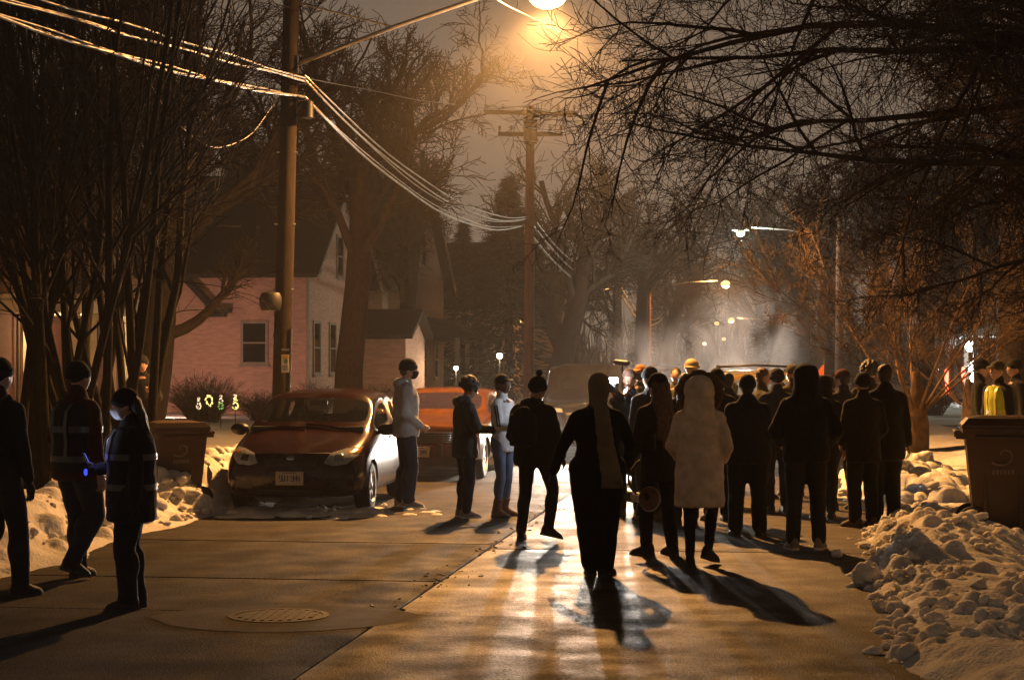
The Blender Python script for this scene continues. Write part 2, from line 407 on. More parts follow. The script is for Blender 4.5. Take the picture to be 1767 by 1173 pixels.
def billow(U, Y, m, seed):
    t = 0
    for f, a in ((3.1, .09), (7.3, .05), (14.1, .028)):
        n = np.abs(2 * vnoise(U * f + seed, Y * f * .9 + .5 * vnoise(U * 2, Y * 2, seed), seed + int(f)) - 1); t = t + a * (np.sqrt(np.clip(1 - n * n, 0, 1)) - .8)
    return t * m
def post_r(U, Y, H):
    d = U - toe_r(Y); H += billow(U, Y, sstep(-.02, .30, d) * (1 - .75 * sstep(1.2, 1.6, d)), 3)
    base = H.copy()
    clods(U, Y, H, 260, 5, lambda y, r: float(toe_r(np.float64(y))) + abs(r.gauss(0.55, 0.42)), (10.2, 20.5), (0.025, 0.11), 0.9, base)
    clods(U, Y, H, 700, 6, lambda y, r: float(toe_r(np.float64(y))) + abs(r.gauss(0.7, 0.5)), (20, 33), (0.05, 0.20), 0.9, base)
    clods(U, Y, H, 260, 7, lambda y, r: r.uniform(2.3, 3.4), (12, 18), (0.03, 0.12), 0.8, base)
field('snow_bank', np.arange(0.30, 4.6, 0.034), np.concatenate([np.arange(8.6, 20, 0.042), np.arange(20, 36, 0.09)]), hr, SNOW, post_r)

def toe_l(Y): return -5.75 - 0.5 * vnoise(Y * .45, Y * 0, 23) - 0.16 * vnoise(Y * 2.1, Y * 0, 25) - 0.15 * sstep(24, 28, Y)
def hl(U, Y):
    d = toe_l(Y) - U
    amp = 0.20 + 0.17 * sstep(15, 17.5, Y) + 0.05 * sstep(20, 24, Y) - 0.15 * sstep(27, 31, Y)
    ridge = amp * sstep(0.35, 0.95, d) * (1 - 0.55 * sstep(1.2, 2.0, d))
    gap = 0.6 + 0.8 * vnoise(Y * 0.6 + 9, U * .6, 18)
    return -0.05 + 0.09 * sstep(-0.05, 0.3, d) + ridge * gap + 0.07 * (fbm(U * 2.8, Y * 2.8, 41) - 0.45) * sstep(0, .5, d) + 0.05 * sstep(2, 3, d) + 0.02 * (fbm(U * 10, Y * 10, 51) - .45)
def post_l(U, Y, H):
    d = toe_l(Y) - U; H += billow(U, Y, sstep(.15, .6, d) * (1 - .6 * sstep(1.5, 2.2, d)) * (.35 + .65 * sstep(16, 17.5, Y)), 9)
    base = H.copy()
    clods(U, Y, H, 260, 15, lambda y, r: float(toe_l(np.float64(y))) - 0.25 - abs(r.gauss(0.55, 0.4)), (16.2, 27), (0.03, 0.17), 0.9, base)
    clods(U, Y, H, 160, 16, lambda y, r: float(toe_l(np.float64(y))) - abs(r.gauss(0.6, 0.5)), (12, 17), (0.03, 0.10), 0.6, base)
field('snow_bank', np.arange(-9.6, -5.5, 0.042), np.concatenate([np.arange(9.5, 24, 0.05), np.arange(24, 40, 0.10)]), hl, SNOW, post_l)
def yl(U, Y):
    drive = sstep(27.5, 29, Y) * (1 - sstep(34, 36, Y)) * 0
    return 0.03 + 0.10 * fbm(U * .6, Y * .6, 61) + 0.06 * fbm(U * 2.4, Y * 2.4, 63) + 0.012 * np.clip(-9 - U, 0, 30) + drive
field('snowy_yard', np.concatenate([np.arange(-60, -16, 1.5), np.arange(-16, -9.35, 0.22)]), np.concatenate([np.arange(5, 45, 0.32), np.arange(45, 330, 4)]), yl, YARD)
def yr(U, Y): return 0.0 + 0.12 * fbm(U * .6, Y * .6, 71) + 0.08 * fbm(U * 2.4, Y * 2.4, 73) + 0.012 * np.clip(U - 6, 0, 30)
field('snowy_yard', np.concatenate([np.arange(4.4, 12, 0.22), np.arange(12, 60, 1.5)]), np.concatenate([np.arange(5, 50, 0.32), np.arange(50, 330, 4)]), yr, YARD)
def yk(U, Y): return -0.02 + 0.22 * sstep(0.05, 0.7, np.abs(U + 2.55) - 3.6) * (0.5 + vnoise(Y * .5, U, 81)) + 0.06 * fbm(U * 3, Y * 3, 83) * sstep(0.05, .4, np.abs(U + 2.55) - 3.6)
field('far_snow_bank', np.arange(0.8, 4.8, 0.12), np.concatenate([np.arange(34, 80, 0.14), np.arange(80, 330, 2)]), yk, SNOW)
field('far_snow_bank', np.arange(-9.8, -5.9, 0.12), np.concatenate([np.arange(38, 80, 0.14), np.arange(80, 330, 2)]), yk, SNOW)
# driveway, cleared, on the left behind the bin; cleared drive on the right
ASPH = concrete('driveway_asphalt', (0.10, 0.095, 0.09), (0.17, 0.16, 0.15), 0.55)
g = MB(); g.add([(-9.3 + SL * 27.5, 27.5, 0.22), (-9.3 + SL * 31, 31, 0.22), (-17 + SL * 34, 34, 0.42), (-17 + SL * 28, 28, 0.42)], [(0, 1, 2, 3)]); struct(g.build('driveway', ASPH))
g = MB(); g.add([(4.7 + SL * 40, 40, 0.13), (12 + SL * 40, 40, 0.25), (12 + SL * 49, 49, 0.25), (4.7 + SL * 49, 49, 0.13)], [(0, 1, 2, 3)]); struct(g.build('right_driveway', ASPH))

def lumps(name, label, n, seed, ufun, yr_, hfun, rr):
    r_ = random.Random(seed); base = MB(); base.ell((0, 0, 0), 1, 9, 6); v0 = np.concatenate(base.V); f0 = base.F
    qs = np.array([q for q in f0 if len(q) == 4]); ts = np.array([q for q in f0 if len(q) == 3]); VV = []; QQ = []; TT = []; k = 0
    for i in range(n):
        y = r_.uniform(*yr_); u = ufun(y, r_); rad = rr[0] + (rr[1] - rr[0]) * r_.random() ** 2.6
        h = float(hfun(np.array([[u]]), np.array([[y]]))[0, 0])
        a, b = r_.uniform(0, 6), r_.uniform(0, 6); w = 1 + .20 * np.sin(v0[:, 0] * 3.1 + a) * np.cos(v0[:, 1] * 2.7 + b) + .10 * np.sin(v0[:, 2] * 6 + v0[:, 0] * 5 + b) + .06 * np.sin(v0[:, 1] * 11 + a)
        v = v0 * w[:, None] * rad * np.array((r_.uniform(.85, 1.3), r_.uniform(.8, 1.2), r_.uniform(.5, .85)))
        v = v @ np.array(Euler((r_.uniform(-.5, .5), r_.uniform(-.5, .5), r_.uniform(0, 6))).to_matrix()).T
        VV.append(v + np.array((u + SL * y, y, h + rad * r_.uniform(.0, .8)))); QQ.append(qs + k); TT.append(ts + k); k += len(v0)
    o = obj(name, mesh_from(name, np.concatenate(VV), np.concatenate(QQ), np.concatenate(TT)), SNOW); struct(o, 'stuff'); o['label'] = label; o['category'] = 'snow'
lumps('snow_lumps', 'round lumps of ploughed snow along the right kerb', 1100, 3, lambda y, r: float(toe_r(np.float64(y))) + (abs(r.gauss(0.5, 0.40)) if r.random() < .85 else r.uniform(-.12, .2)), (10.3, 19.5), hr, (0.008, 0.066))
lumps('snow_lumps', 'lumps of ploughed snow behind the tall right man', 200, 4, lambda y, r: float(toe_r(np.float64(y))) + abs(r.gauss(0.7, 0.45)), (19.5, 30), hr, (0.03, 0.16))
lumps('snow_lumps', 'lumps of snow around the bin at the right edge', 130, 6, lambda y, r: r.uniform(2.0, 3.3), (12.5, 18), hr, (0.02, 0.09))
lumps('snow_lumps', 'round lumps of ploughed snow along the left kerb', 420, 5, lambda y, r: float(toe_l(np.float64(y))) - .2 - abs(r.gauss(0.5, 0.40)), (16.2, 26), hl, (0.015, 0.095))
def clod_thing(px, py, rad, label, seed, squash=0.75):
    p = at(px, py, gy(py)); r_ = random.Random(seed); g = MB()
    g.ell((0, 0, rad * squash * 0.9), (rad, rad * .9, rad * squash))
    for i in range(22):
        an = r_.uniform(0, 6.3); e = r_.uniform(-.2, 1.2); q = rad * r_.uniform(.18, .4)
        g.ell((rad * .85 * cos(an) * cos(e), rad * .8 * sin(an) * cos(e), rad * squash * (.9 + .85 * sin(e))), q, 10, 7)
    me = remesh(g, rad / 9, 1, rad * .12, rad * .5)
    o = obj('snow_chunk', me, SNOW, loc=(p.x, p.y, 0)); return tag(o, label, 'snow chunk', 'snow chunks fallen on the road')
clod_thing(1496, 1012, 0.125, 'large round snow chunk lying alone on the road edge at right', 1)
clod_thing(1517, 1052, 0.05, 'small snow lump below the large round chunk at right', 2)
clod_thing(1444, 962, 0.05, 'small snow lump near the hooded man\'s shoes', 3)
clod_thing(1538, 985, 0.075, 'mid sized snow lump just right of the large round chunk', 4)
# snow left between the wheels of the red hatchback
r_ = random.Random(77); g = MB()
for i in range(150):
    u = r_.uniform(-6.1, -4.3) + (.8 if r_.random() < .15 else 0); y = 20.95 + r_.gauss(0, .30); s = r_.uniform(.06, .20) * (1.0 if u < -4.6 else .5)
    g.ell((u + SL * y, y, -.01), (s * r_.uniform(1, 1.6), s, s * r_.uniform(.22, .4)), 9, 6)
for i in range(120):
    u = r_.uniform(-6.1, -4.4); y = 20.95 + r_.gauss(0, .34); s = r_.uniform(.015, .05); g.ell((u + SL * y, y, s * .6), (s * 1.2, s, s * .8), 8, 6)
o = obj('snow_patch', remesh(g, 0.024, 0, .03, .06), SNOW); struct(o, 'stuff')
o['label'] = 'packed snow left on the road under the red hatchback'; o['category'] = 'snow'

# ------------------------------------------------------------------ utility poles, street lamps, wires
LP = -7.3
def pole_mesh(h, r0, r1, lean=0.0):
    g = MB(); n = 10
    g.tube([(lean * h * k / n, 0, -0.4 + (h + .4) * k / n) for k in range(n + 1)], [r0 + (r1 - r0) * k / n for k in range(n + 1)], 14); return g
P1 = Vector((gx(481, 27.6), 27.6, 0.0))
t = thing('utility_pole', 'weathered wooden utility pole with paper notice behind the red hatchback', 'utility pole', P1)
lean = (498 - 481) / 650.0
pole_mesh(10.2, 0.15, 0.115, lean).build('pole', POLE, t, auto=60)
def wx(z): return lean * z
z0 = 1.7 + (634 - 525) * 27.6 / F
g = MB(); g.lathe([(0.02, -.10), (0.16, -.10), (0.19, -.02), (0.19, .10), (0.16, .17), (0.05, .20)], (wx(z0) - .17, -.05, z0), 18); g.build('round_box', DARKM, t, auto=40)
zs = 1.7 + (634 - 627) * 27.6 / F
NOTW = mat('notice_white', (0.70, 0.66, 0.55), 0.6, var=0.05, scale=20); NOTY = mat('notice_yellow', (0.62, 0.42, 0.06), 0.6, var=0.05, scale=20); NOTG = mat('notice_green', (0.08, 0.14, 0.05), 0.6, var=0.3, scale=30)
g = MB(); g.box((wx(zs) + .075, -.172, zs), (.115, .012, .275)); sg = g.build('notice', NOTW, t)
g = MB(); g.box((wx(zs) + .075, -.180, zs + .105), (.108, .004, .05)); g.build('header_band', NOTY, sg)
g = MB(); g.ell((wx(zs) + .082, -.180, zs + .035), (.032, .003, .042)); g.build('picture', NOTG, sg)
for k in range(4):
    g = MB(); g.box((wx(zs) + .07, -.180, zs - .035 - .022 * k), (.085 - .012 * (k % 2), .004, .008)); g.build('print_line', DARKM, sg)
g = MB(); g.box((wx(zs) + .075, -.168, zs + .21), (.115, .008, .03)); g.build('metal_tag', STEEL, t)
g = MB(); g.tube([(.15, -.10, .2), (.15 + wx(2), -.10, 2.3)], .018, 6); g.build('ground_wire_guard', DARKM, t)
for zz in (2.9, 3.9, 5.0):
    g = MB(); g.tube([(wx(zz) - .16, -.05, zz), (wx(zz) + .16, -.05, zz)], .012, 6); g.build('step_bolt', STEEL, t)
L1 = Vector((gx(940, 27.6), 27.6, 7.40))
za = 1.7 + (634 - 112) * 27.6 / F
arm_pts = [(wx(za) + .10, 0, za), (wx(za) + 1.6, 0, za + .58), (wx(za) + 2.9, 0, za + 1.02), (L1.x - P1.x - .8, 0, za + 1.10), (L1.x - P1.x - .25, 0, za + 1.06)]
g = MB(); g.tube(arm_pts, .035, 8); arm = g.build('lamp_arm', STEEL, t, smooth=True)
g = MB(); g.tube([(wx(za + .9) + .1, 0, za + .95), arm_pts[1], ], .014, 6); g.build('arm_stay', STEEL, arm)
g = MB(); g.box((wx(za) + .11, -.02, za), (.05, .16, .26)); g.build('bracket', DARKM, arm)
hz = za + 1.09
HOUS = mat('lamp_housing', (0.25, 0.24, 0.22), 0.5, var=.1, scale=8)
LENS_S = mat('sodium_lens', (1, .8, .5), 0.3, emit=(1.0, 0.66, 0.28), estr=4)
g = MB(); g.ell((L1.x - P1.x, 0, hz), (.36, .15, .085), 18, 10); g.build('lamp_head', HOUS, t, smooth=True)
g = MB(); g.ell((L1.x - P1.x + .04, 0, hz - .06), (.29, .19, .17), 18, 10); g.build('lamp_lens', LENS_S, t, smooth=True)
def batwing(o, peak):
    """the luminaire throws most of its light down and out to about sixty degrees"""
    d = o.data; d.use_nodes = True; n = d.node_tree.nodes; l = d.node_tree.links; em = n['Emission']
    ge = n.new('ShaderNodeNewGeometry'); sp = n.new('ShaderNodeSeparateXYZ'); cr = n.new('ShaderNodeValToRGB'); mp = n.new('ShaderNodeMapRange')
    mp.inputs['From Min'].default_value = -1; mp.inputs['From Max'].default_value = 1
    l.new(ge.outputs['Incoming'], sp.inputs[0]); l.new(sp.outputs['Z'], mp.inputs['Value']); l.new(mp.outputs[0], cr.inputs[0])
    e = cr.color_ramp.elements; e[0].position = 0.0; e[0].color = (1 / peak,) * 3 + (1,); e[1].position = 1.0; e[1].color = (.10 / peak,) * 3 + (1,)
    for p_, v_ in ((.15, 1.1 / peak), (.22, 1.0 / peak), (.27, .84 / peak), (.30, .52 / peak), (.33, .34 / peak), (.42, .30 / peak), (.50, .24 / peak), (.58, .12 / peak)):
        q = e.new(p_); q.color = (v_, v_, v_, 1)
    ml = n.new('ShaderNodeMath'); ml.operation = 'MULTIPLY'; ml.inputs[1].default_value = peak
    l.new(cr.outputs[0], ml.inputs[0]); l.new(ml.outputs[0], em.inputs['Strength'])
batwing(lamp('street_lamp_light', 'POINT', (L1.x + .04, L1.y, hz - .30), 11500, SODIUM, .10), 1.2)
# cable hardware on the first pole
zA, zB = 1.7 + (634 - 137) * 27.6 / F, 1.7 + (634 - 166) * 27.6 / F
g = MB()
for z in (zA, zB): g.tube([(wx(z) + .12, -.1, z), (wx(z) + .26, -.05, z - .03)], .03, 6); g.box((wx(z) + .2, -.05, z - .02), (.10, .09, .12))
g.build('cable_clamp', DARKM, t)
g = MB(); g.lathe([(.03, 0), (.085, .02), (.085, .26), (.03, .3)], (wx(zB) + .30, -.05, zB - .36), 12); g.build('splice_case', DARKM, t, auto=40)

P2 = road(LP, 56.8)
t = thing('utility_pole', 'red-lit wooden utility pole with two crossarms in the middle of the street view', 'utility pole', P2)
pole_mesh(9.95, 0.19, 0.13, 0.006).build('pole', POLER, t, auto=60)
def crossarm(z, hw, par, rz=0.0, tilt=0.0):
    g = MB(); g.box((0.06, -.16, z), (hw * 2, .10, .13), rz, 0, tilt); a_ = g.build('crossarm', mat('crossarm_wood', (0.035, 0.022, 0.015), .85, var=.3, scale=6, spec=.1), par)
    g = MB()
    for s in (-1, 1): g.tube([(0.06 + s * hw * .42, -.2, z - .05), (0.06 + s * .08, -.2, z - .62)], .018, 5)
    g.build('brace', DARKM, a_)
    for s in (-.95, -.6, .6, .95):
        g = MB(); g.lathe([(.02, 0), (.02, .06), (.055, .08), (.035, .12), (.055, .14), (.03, .20), (.01, .21)], (0.06 + s * hw, -.16, z + .06), 10); g.build('insulator', CERAM, a_, auto=40)
    return a_
crossarm(9.72, 1.46, t, 0, 0.02); crossarm(9.05, 1.02, t)
g = MB(); g.lathe([(.08, 0), (.21, .02), (.22, .08), (.22, .82), (.20, .90), (.07, .95)], (0.06, -.32, 8.70), 14); g.build('transformer', DARKM, t, auto=40)
z2 = 1.7 + (634 - 382) * 56.8 / F
g = MB(); g.box((.16, -.12, z2), (.22, .16, .3)); g.build('cable_clamp', DARKM, t)
g = MB(); g.tube([(.1, 0, z2 + .5), (.28, 0, z2 + .5)], .05, 6); g.build('spool_insulator', DARKM, t)
g = MB(); g.box((.14, -.15, 2.1), (.04, .04, 3.9)); g.build('conduit', DARKM, t)

P3 = road(LP, 93); P4 = road(LP, 139)
for P, h, lb in ((P3, 7.9, 'pale wooden utility pole standing third along the left kerb'), (P4, 7.4, 'thin far utility pole, fourth along the left kerb, in the haze')):
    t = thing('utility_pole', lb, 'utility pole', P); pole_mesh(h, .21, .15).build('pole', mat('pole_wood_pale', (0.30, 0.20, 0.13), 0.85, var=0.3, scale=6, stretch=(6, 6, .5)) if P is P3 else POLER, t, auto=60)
    a_ = crossarm(h - .25, 1.1, t)

LENS_W = mat('led_lens', (1, 1, .9), 0.3, emit=(0.93, 1.0, 0.66), estr=1.8)
LENS_F = mat('sodium_lens_far', (1, .8, .5), 0.3, emit=(1.0, 0.60, 0.22), estr=2.2)
def lamp_pole(px, py, Y, upole, label, lens, power, color, rl, h_extra=.9, pm=POLER):
    p = at(px, py, Y); base = road(upole, Y); dx = p.x - base.x; t = thing('street_lamp', label, 'street lamp', base)
    pole_mesh(p.z + h_extra, .16, .11, 0.004).build('pole', pm, t, auto=60)
    g = MB(); g.tube([(0, 0, p.z - .3), (dx * .5, 0, p.z + .12), (dx * .9, 0, p.z + .22)], .035, 7); g.build('lamp_arm', STEEL, t, smooth=True)
    g = MB(); g.ell((dx, 0, p.z + .14), (.36, .16, .10), 14, 8); g.build('lamp_head', HOUS, t, smooth=True)
    g = MB(); g.ell((dx, 0, p.z), (rl, rl, rl * .8), 14, 8); g.build('lamp_lens', lens, t, smooth=True)
    if power: lamp('street_lamp_light', 'POINT', (p.x, p.y - .05, p.z - rl - .1), power, color, .12)
lamp_pole(1278, 402, 68, 3.0, 'street lamp with white light on the reddish pole at right', LENS_W, 1300, (.95, 1, .8), .17, 1.4)
lamp_pole(1252, 490, 112, -6.9, 'street lamp with orange light beyond the white one', LENS_F, 4000, SODIUM, .30, .8)
lamp_pole(1262, 552, 196, 3.0, 'far orange street lamp, right one of the small pair', LENS_F, 4000, SODIUM, .33)
lamp_pole(1237, 558, 212, -7.3, 'far orange street lamp, left one of the small pair', LENS_F, 0, SODIUM, .30)
lamp_pole(1249, 585, 330, 3.0, 'tiny far street lamp lowest above the olive car', LENS_F, 0, SODIUM, .38)
lamp_pole(1216, 593, 345, -7.3, 'tiny dim far street lamp left of the lowest one', mat('dim_lens', (1, .8, .5), .3, emit=(1, .7, .4), estr=6), 0, SODIUM, .40)

def span(a, b, sag, n=22):
    a = Vector(a); b = Vector(b); return [a.lerp(b, k / n) - Vector((0, 0, 4 * sag * (k / n) * (1 - k / n))) for k in range(n + 1)]
def cable(label, strands, m=WIRE):
    p0 = strands[0][0][0]; t = thing('overhead_cable', label, 'cable', p0, group=None)
    for i, (pts, r) in enumerate(strands):
        rr = random.Random(i * 7 + len(label)); ph = rr.uniform(0, 6)
        g = MB(); g.tube([Vector(p) - p0 + Vector((0, 0.02 * sin(k * .9 + ph), .012 * cos(k * .9 + ph))) for k, p in enumerate(pts)], r, 6, True); g.build('strand', m, t, smooth=True)
A1 = P1 + Vector((wx(zA) + .25, -.05, zA - .03)); B1 = P1 + Vector((wx(zB) + .25, -.05, zB - .03))
A2 = Vector((at(912, 377, 56.8))); B2 = at(905, 389, 56.8)
A0 = at(-60, -18, 17.5); B0 = at(-60, 8, 17.5)
up = Vector((0, 0, .07))
cable('upper pair of bright cables from the top left corner to the wooden pole', [(span(A0, A1, .02), .014), (span(A0 + up * 1.6, A1 + up * .4, -.02), .014), (span(A0 + up * .7, A1 + up * .1, .05), .010)])
cable('lower bright cable from the left edge to the wooden pole', [(span(B0, B1, .12), .020), (span(B0 + up * .4, B1 + up * .2, .10), .012)])
cable('upper bright cables sagging from the near pole to the crossarm pole', [(span(A1, A2, .75), .017), (span(A1 + up, A2 + up * .8, .68), .015), (span(A1 + up * .3, A2 + up * .3, .86), .011)])
cable('lower bright cable sagging from the near pole to the crossarm pole', [(span(B1, B2, .80), .021), (span(B1 + up * .4, B2 + up * .4, .74), .011)])
A3 = at(1063, 478, 93); B3 = at(1063, 492, 93); A4 = at(1146, 538, 139); B4 = at(1146, 545, 139)
cable('cables sagging from the crossarm pole to the pale third pole', [(span(A2, A3, .9), .040), (span(B2, B3, .9), .045), (span(A2 + up * 3, A3 + up * 3, .8), .030)])
cable('cables sagging from the pale third pole to the far fourth pole', [(span(A3, A4, 1.3), .045), (span(B3, B4, 1.3), .048)])
cable('thin drop wire drooping left of the near pole', [(span(at(60, 45, 20), at(232, 102, 23), .05), .007), (span(at(240, 110, 23), at(478, 170, 27.4), .9), .007)])
cable('thin cable running dark above the crossarm pole', [(span(at(505, 128, 27.6), at(915, 190, 56.2), .15), .010), (span(at(915, 190, 56.2), at(1300, 262, 68), .2), .012)], WIREB)
cable('golden lit line wires passing the upper crossarm', [(span(at(770, 168, 50), at(1000, 197, 58), .05), .012), (span(at(800, 196, 50), at(1010, 236, 58), .05), .010), (span(at(800, 225, 52), at(1000, 252, 58), .05), .008)])
cable('golden wire slanting right from beside the lit lamp', [(span(at(850, -5, 27.0), at(1130, 132, 36), .05), .011)])
cable('wire crossing the top right of the sky beside the lamp', [(span(at(1000, -12, 27.0), at(1330, 74, 40), .05), .009)])
cable('faint wires rising from the crossarm to the upper left', [(span(at(985, 185, 56.8), at(800, 10, 40), .1), .007), (span(at(860, 225, 56.8), at(900, 330, 62), .1), .007)], WIREB)

# ------------------------------------------------------------------ houses
def wallmat(name, c, s=3.0): return mat(name, c, 0.85, var=0.14, scale=s, bump=0.3, bscale=30, stretch=(1, 1, 4))
TRIM = mat('trim_paint', (0.30, 0.26, 0.21), 0.6, var=.1, scale=6); GLASS = mat('dark_window', (0.012, 0.013, 0.016), 0.08, spec=.6)
ROOF = mat('roof_shingle', (0.028, 0.024, 0.024), 0.9, var=.3, scale=14, bump=.5, bscale=30)
LITW = mat('lit_window', (1, .8, .5), .5, emit=(1.0, 0.70, 0.36), estr=1.5, mesh_light=True)
RZ = -math.atan(SL)
def window(par, face, a, z, w, h, x, lit=False, trim=TRIM):
    """face 'x': on a wall at x, a along y; face 'y': on a wall at y = x, a along x"""
    def bx(g, da, dz, ww, hh, d0, d1):
        if face == 'y': g.box((a + da, x - (d0 + d1) / 2, z + dz), (ww, d1 - d0, hh))
        else:
            s = 1 if x >= 0 else -1
            g.box((x + s * (d0 + d1) / 2, a + da, z + dz), (d1 - d0, ww, hh))
    g = MB(); bx(g, 0, 0, w, h, 0.0, .015); wn = g.build('window', LITW if lit else GLASS, par)
    g = MB()
    for s in (-1, 1): bx(g, s * (w / 2 + .04), 0, .09, h + .18, 0.0, .05)
    for s in (-1, 1): bx(g, 0, s * (h / 2 + .045), w - .005, .09, 0.0, .045)
    bx(g, 0, 0, w, .05, .016, .04); g.build('frame', trim, wn)
    g = MB(); bx(g, 0, -h / 2 - .12, w + .26, .06, 0.0, .10); g.build('sill', trim, wn)
    return wn
def house(name, label, side, Y0, depth, width, eave, ridge, wm, uf, cat='house', z0=0.15, roofm=ROOF, over=.45):
    """front wall faces the road at local x = 0; the house reaches away from the road; ridge runs away from the road"""
    p = road(uf, Y0, z0); t = thing(name, label, cat, p, RZ); s = -1 if side < 0 else 1
    g = MB(); x0, x1 = (s * width, 0) if s < 0 else (0, width)
    prof = [(0, -.3), (depth, -.3), (depth, eave), (depth / 2, ridge), (0, eave)]
    g.prism(prof, x0, x1, 'x'); g.build('wall', wm, t)
    r = MB(); k = (ridge - eave) / (depth / 2); th = .14
    for sg in (0, 1):
        ya, za_ = (-over, eave - k * over); yb, zb = depth / 2, ridge
        pts = [(ya, za_ + .02), (yb, zb + .02), (yb, zb + th + .02), (ya, za_ + th + .02)]
        if sg: pts = [(depth - y, z) for y, z in pts]
        r.prism(pts, x0 - over, x1 + over, 'x')
    rf = r.build('roof', roofm, t)
    for xx in (x0 - over - .02, x1 + over + .02):
        g = MB()
        for sg in (0, 1):
            ya, za_ = -over, eave - k * over
            pts = [(ya, za_ - .1), (depth / 2, ridge - .1), (depth / 2, ridge + .1), (ya, za_ + .1)]
            if sg: pts = [(depth - y, z) for y, z in pts]
            g.prism(pts, xx - .03, xx + .03, 'x')
        g.build('bargeboard', TRIM, rf)
    return t, rf
# pink house
PINK = wallmat('pink_stucco', (0.56, 0.35, 0.28))
t, rf = house('pink_house', 'pink stucco house with steep dark roof behind the near wooden pole', -1, 58, 9.0, 12.5, 4.75, 8.1, PINK, -14.6)
window(t, 'y', -1.75, 2.35, .75, 1.25, 0); window(t, 'y', -7.4, 2.35, .75, 1.25, 0)
for yy, zz, hh in ((1.2, 2.2, 1.6), (3.4, 2.2, 1.6), (4.5, 5.4, 1.3), (6.5, 2.2, 1.6)): window(t, 'x', yy, zz, .8, hh, 0.001)
g = MB(); g.box((.035, 0.0, 2.3), (.08, .2, 5.0)); g.build('corner_board', TRIM, t)
g = MB(); g.prism([(5.2, 0), (8.8, 0), (8.8, 2.6), (7, 3.4), (5.2, 2.6)], .02, 2.2, 'x'); po = g.build('porch', PINK, t)
g = MB(); g.prism([(4.9, 2.55), (7, 3.5), (9.1, 2.55), (9.1, 2.7), (7, 3.66), (4.9, 2.7)], .02, 2.5, 'x'); g.build('porch_roof', ROOF, po)
g = MB(); g.box((-8, 4.5, 8.4), (.8, .8, 2.2)); g.build('chimney', wallmat('brick_dark', (.10, .05, .04)), rf)
# porch gable bracket seen on the pink wall
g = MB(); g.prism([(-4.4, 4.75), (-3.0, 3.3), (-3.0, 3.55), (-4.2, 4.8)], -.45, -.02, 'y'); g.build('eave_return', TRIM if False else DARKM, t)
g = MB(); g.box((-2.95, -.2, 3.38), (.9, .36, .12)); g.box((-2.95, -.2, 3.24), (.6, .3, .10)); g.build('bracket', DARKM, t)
# second house with porch and gables
TAN = wallmat('tan_siding', (0.40, 0.27, 0.19))
t, rf = house('porch_house', 'tan house with pointed gables and long front porch beyond the thick trunk', -1, 72, 10.0, 13, 5.4, 9.3, TAN, -14.4)
for yy in (2.0, 5.0, 8.0):
    window(t, 'x', yy, 1.9, .9, 1.5, 0.001)
window(t, 'x', 5.0, 6.6, .9, 1.3, 0.001); window(t, 'y', -1.6, 4.4, .8, 1.2, 0); window(t, 'y', -4.5, 2.2, .8, 1.4, 0); window(t, 'y', -1.4, 2.2, .7, 1.4, 0)
po = MB(); po.box((1.2, 5, .35), (2.4, 10, .25)); po = po.build('porch', TAN, t)
g = MB(); g.prism([(-.3, 2.75), (2.75, 2.75), (2.75, 2.95), (0.02, 3.75)], -.4, 10.4, 'y'); g.build('porch_roof', ROOF, po)
for yy in (.2, 2.6, 5, 7.4, 9.8):
    g = MB(); g.box((2.3, yy, 1.6), (.16, .16, 2.3)); g.build('post', TRIM, po)
g = MB(); g.box((2.3, 5, 1.25), (.06, 9.4, .07)); g.box((2.3, 5, .62), (.06, 9.4, .06))
for k in range(46): g.box((2.3, .4 + k * .2, .93), (.035, .035, .58))
g.build('railing', TRIM, po)
# near gabled bay on the side that faces us
b_ = MB(); b_.prism([(-4.3, -.3), (-.5, -.3), (-.5, 5.0), (-2.4, 7.6), (-4.3, 5.0)], -1.1, 0.05, 'y'); bay = b_.build('gable_bay', TAN, t)
g = MB()
for pts in ([(-4.65, 4.55), (-2.4, 7.63), (-2.4, 7.85), (-4.75, 4.65)], [(-.15, 4.55), (-2.4, 7.63), (-2.4, 7.85), (-.05, 4.65)]): g.prism(pts, -1.45, .5, 'y')
g.build('bay_roof', ROOF, bay)
window(t, 'y', -2.4, 5.1, .8, 1.2, -1.1)
g = MB(); g.box((-3.2, 5.0, 9.9), (.9, .9, 2.0)); g.build('chimney', wallmat('brick_dark', (.10, .05, .04)), rf)
# left house with the lit porch
RED = wallmat('red_siding', (0.13, 0.05, 0.035))
t, rf = house('lit_porch_house', 'dark red house with brightly lit columned porch behind the left trees', -1, 32.5, 10.5, 11, 5.6, 9.0, RED, -16.6)
for yy, lit in ((1.0, True), (3.2, False), (5.0, True)): window(t, 'x', yy, 1.9, .8, 1.5, 0.001, lit)
g = MB(); g.box((.9, 8.5, .3), (1.9, 3.6, .3)); po = g.build('porch', TRIM, t)
CREAM = mat('cream_paint', (0.62, 0.55, 0.42), .6, var=.08, scale=5)
for yy in (6.8, 7.9, 9.1, 10.2):
    g = MB(); g.lathe([(.16, 0), (.16, .08), (.11, .12), (.095, 2.15), (.14, 2.2), (.15, 2.3)], (1.7, yy, .45), 12); g.build('column', CREAM, po, auto=40)
g = MB(); g.box((.9, 8.5, 2.9), (2.1, 3.9, .30)); g.box((.9, 8.5, 3.1), (2.3, 4.1, .10)); g.build('entablature', CREAM, po)
g = MB(); g.prism([(6.4, 3.16), (10.6, 3.16), (8.5, 4.2)], -.3, 2.05, 'x'); g.build('pediment', TAN, po)
g = MB(); g.box((.03, 8.5, 1.55), (.06, 1.1, 2.1)); dr = g.build('door', mat('door_cream', (0.6, .5, .36), .5, var=.05, scale=4), t)
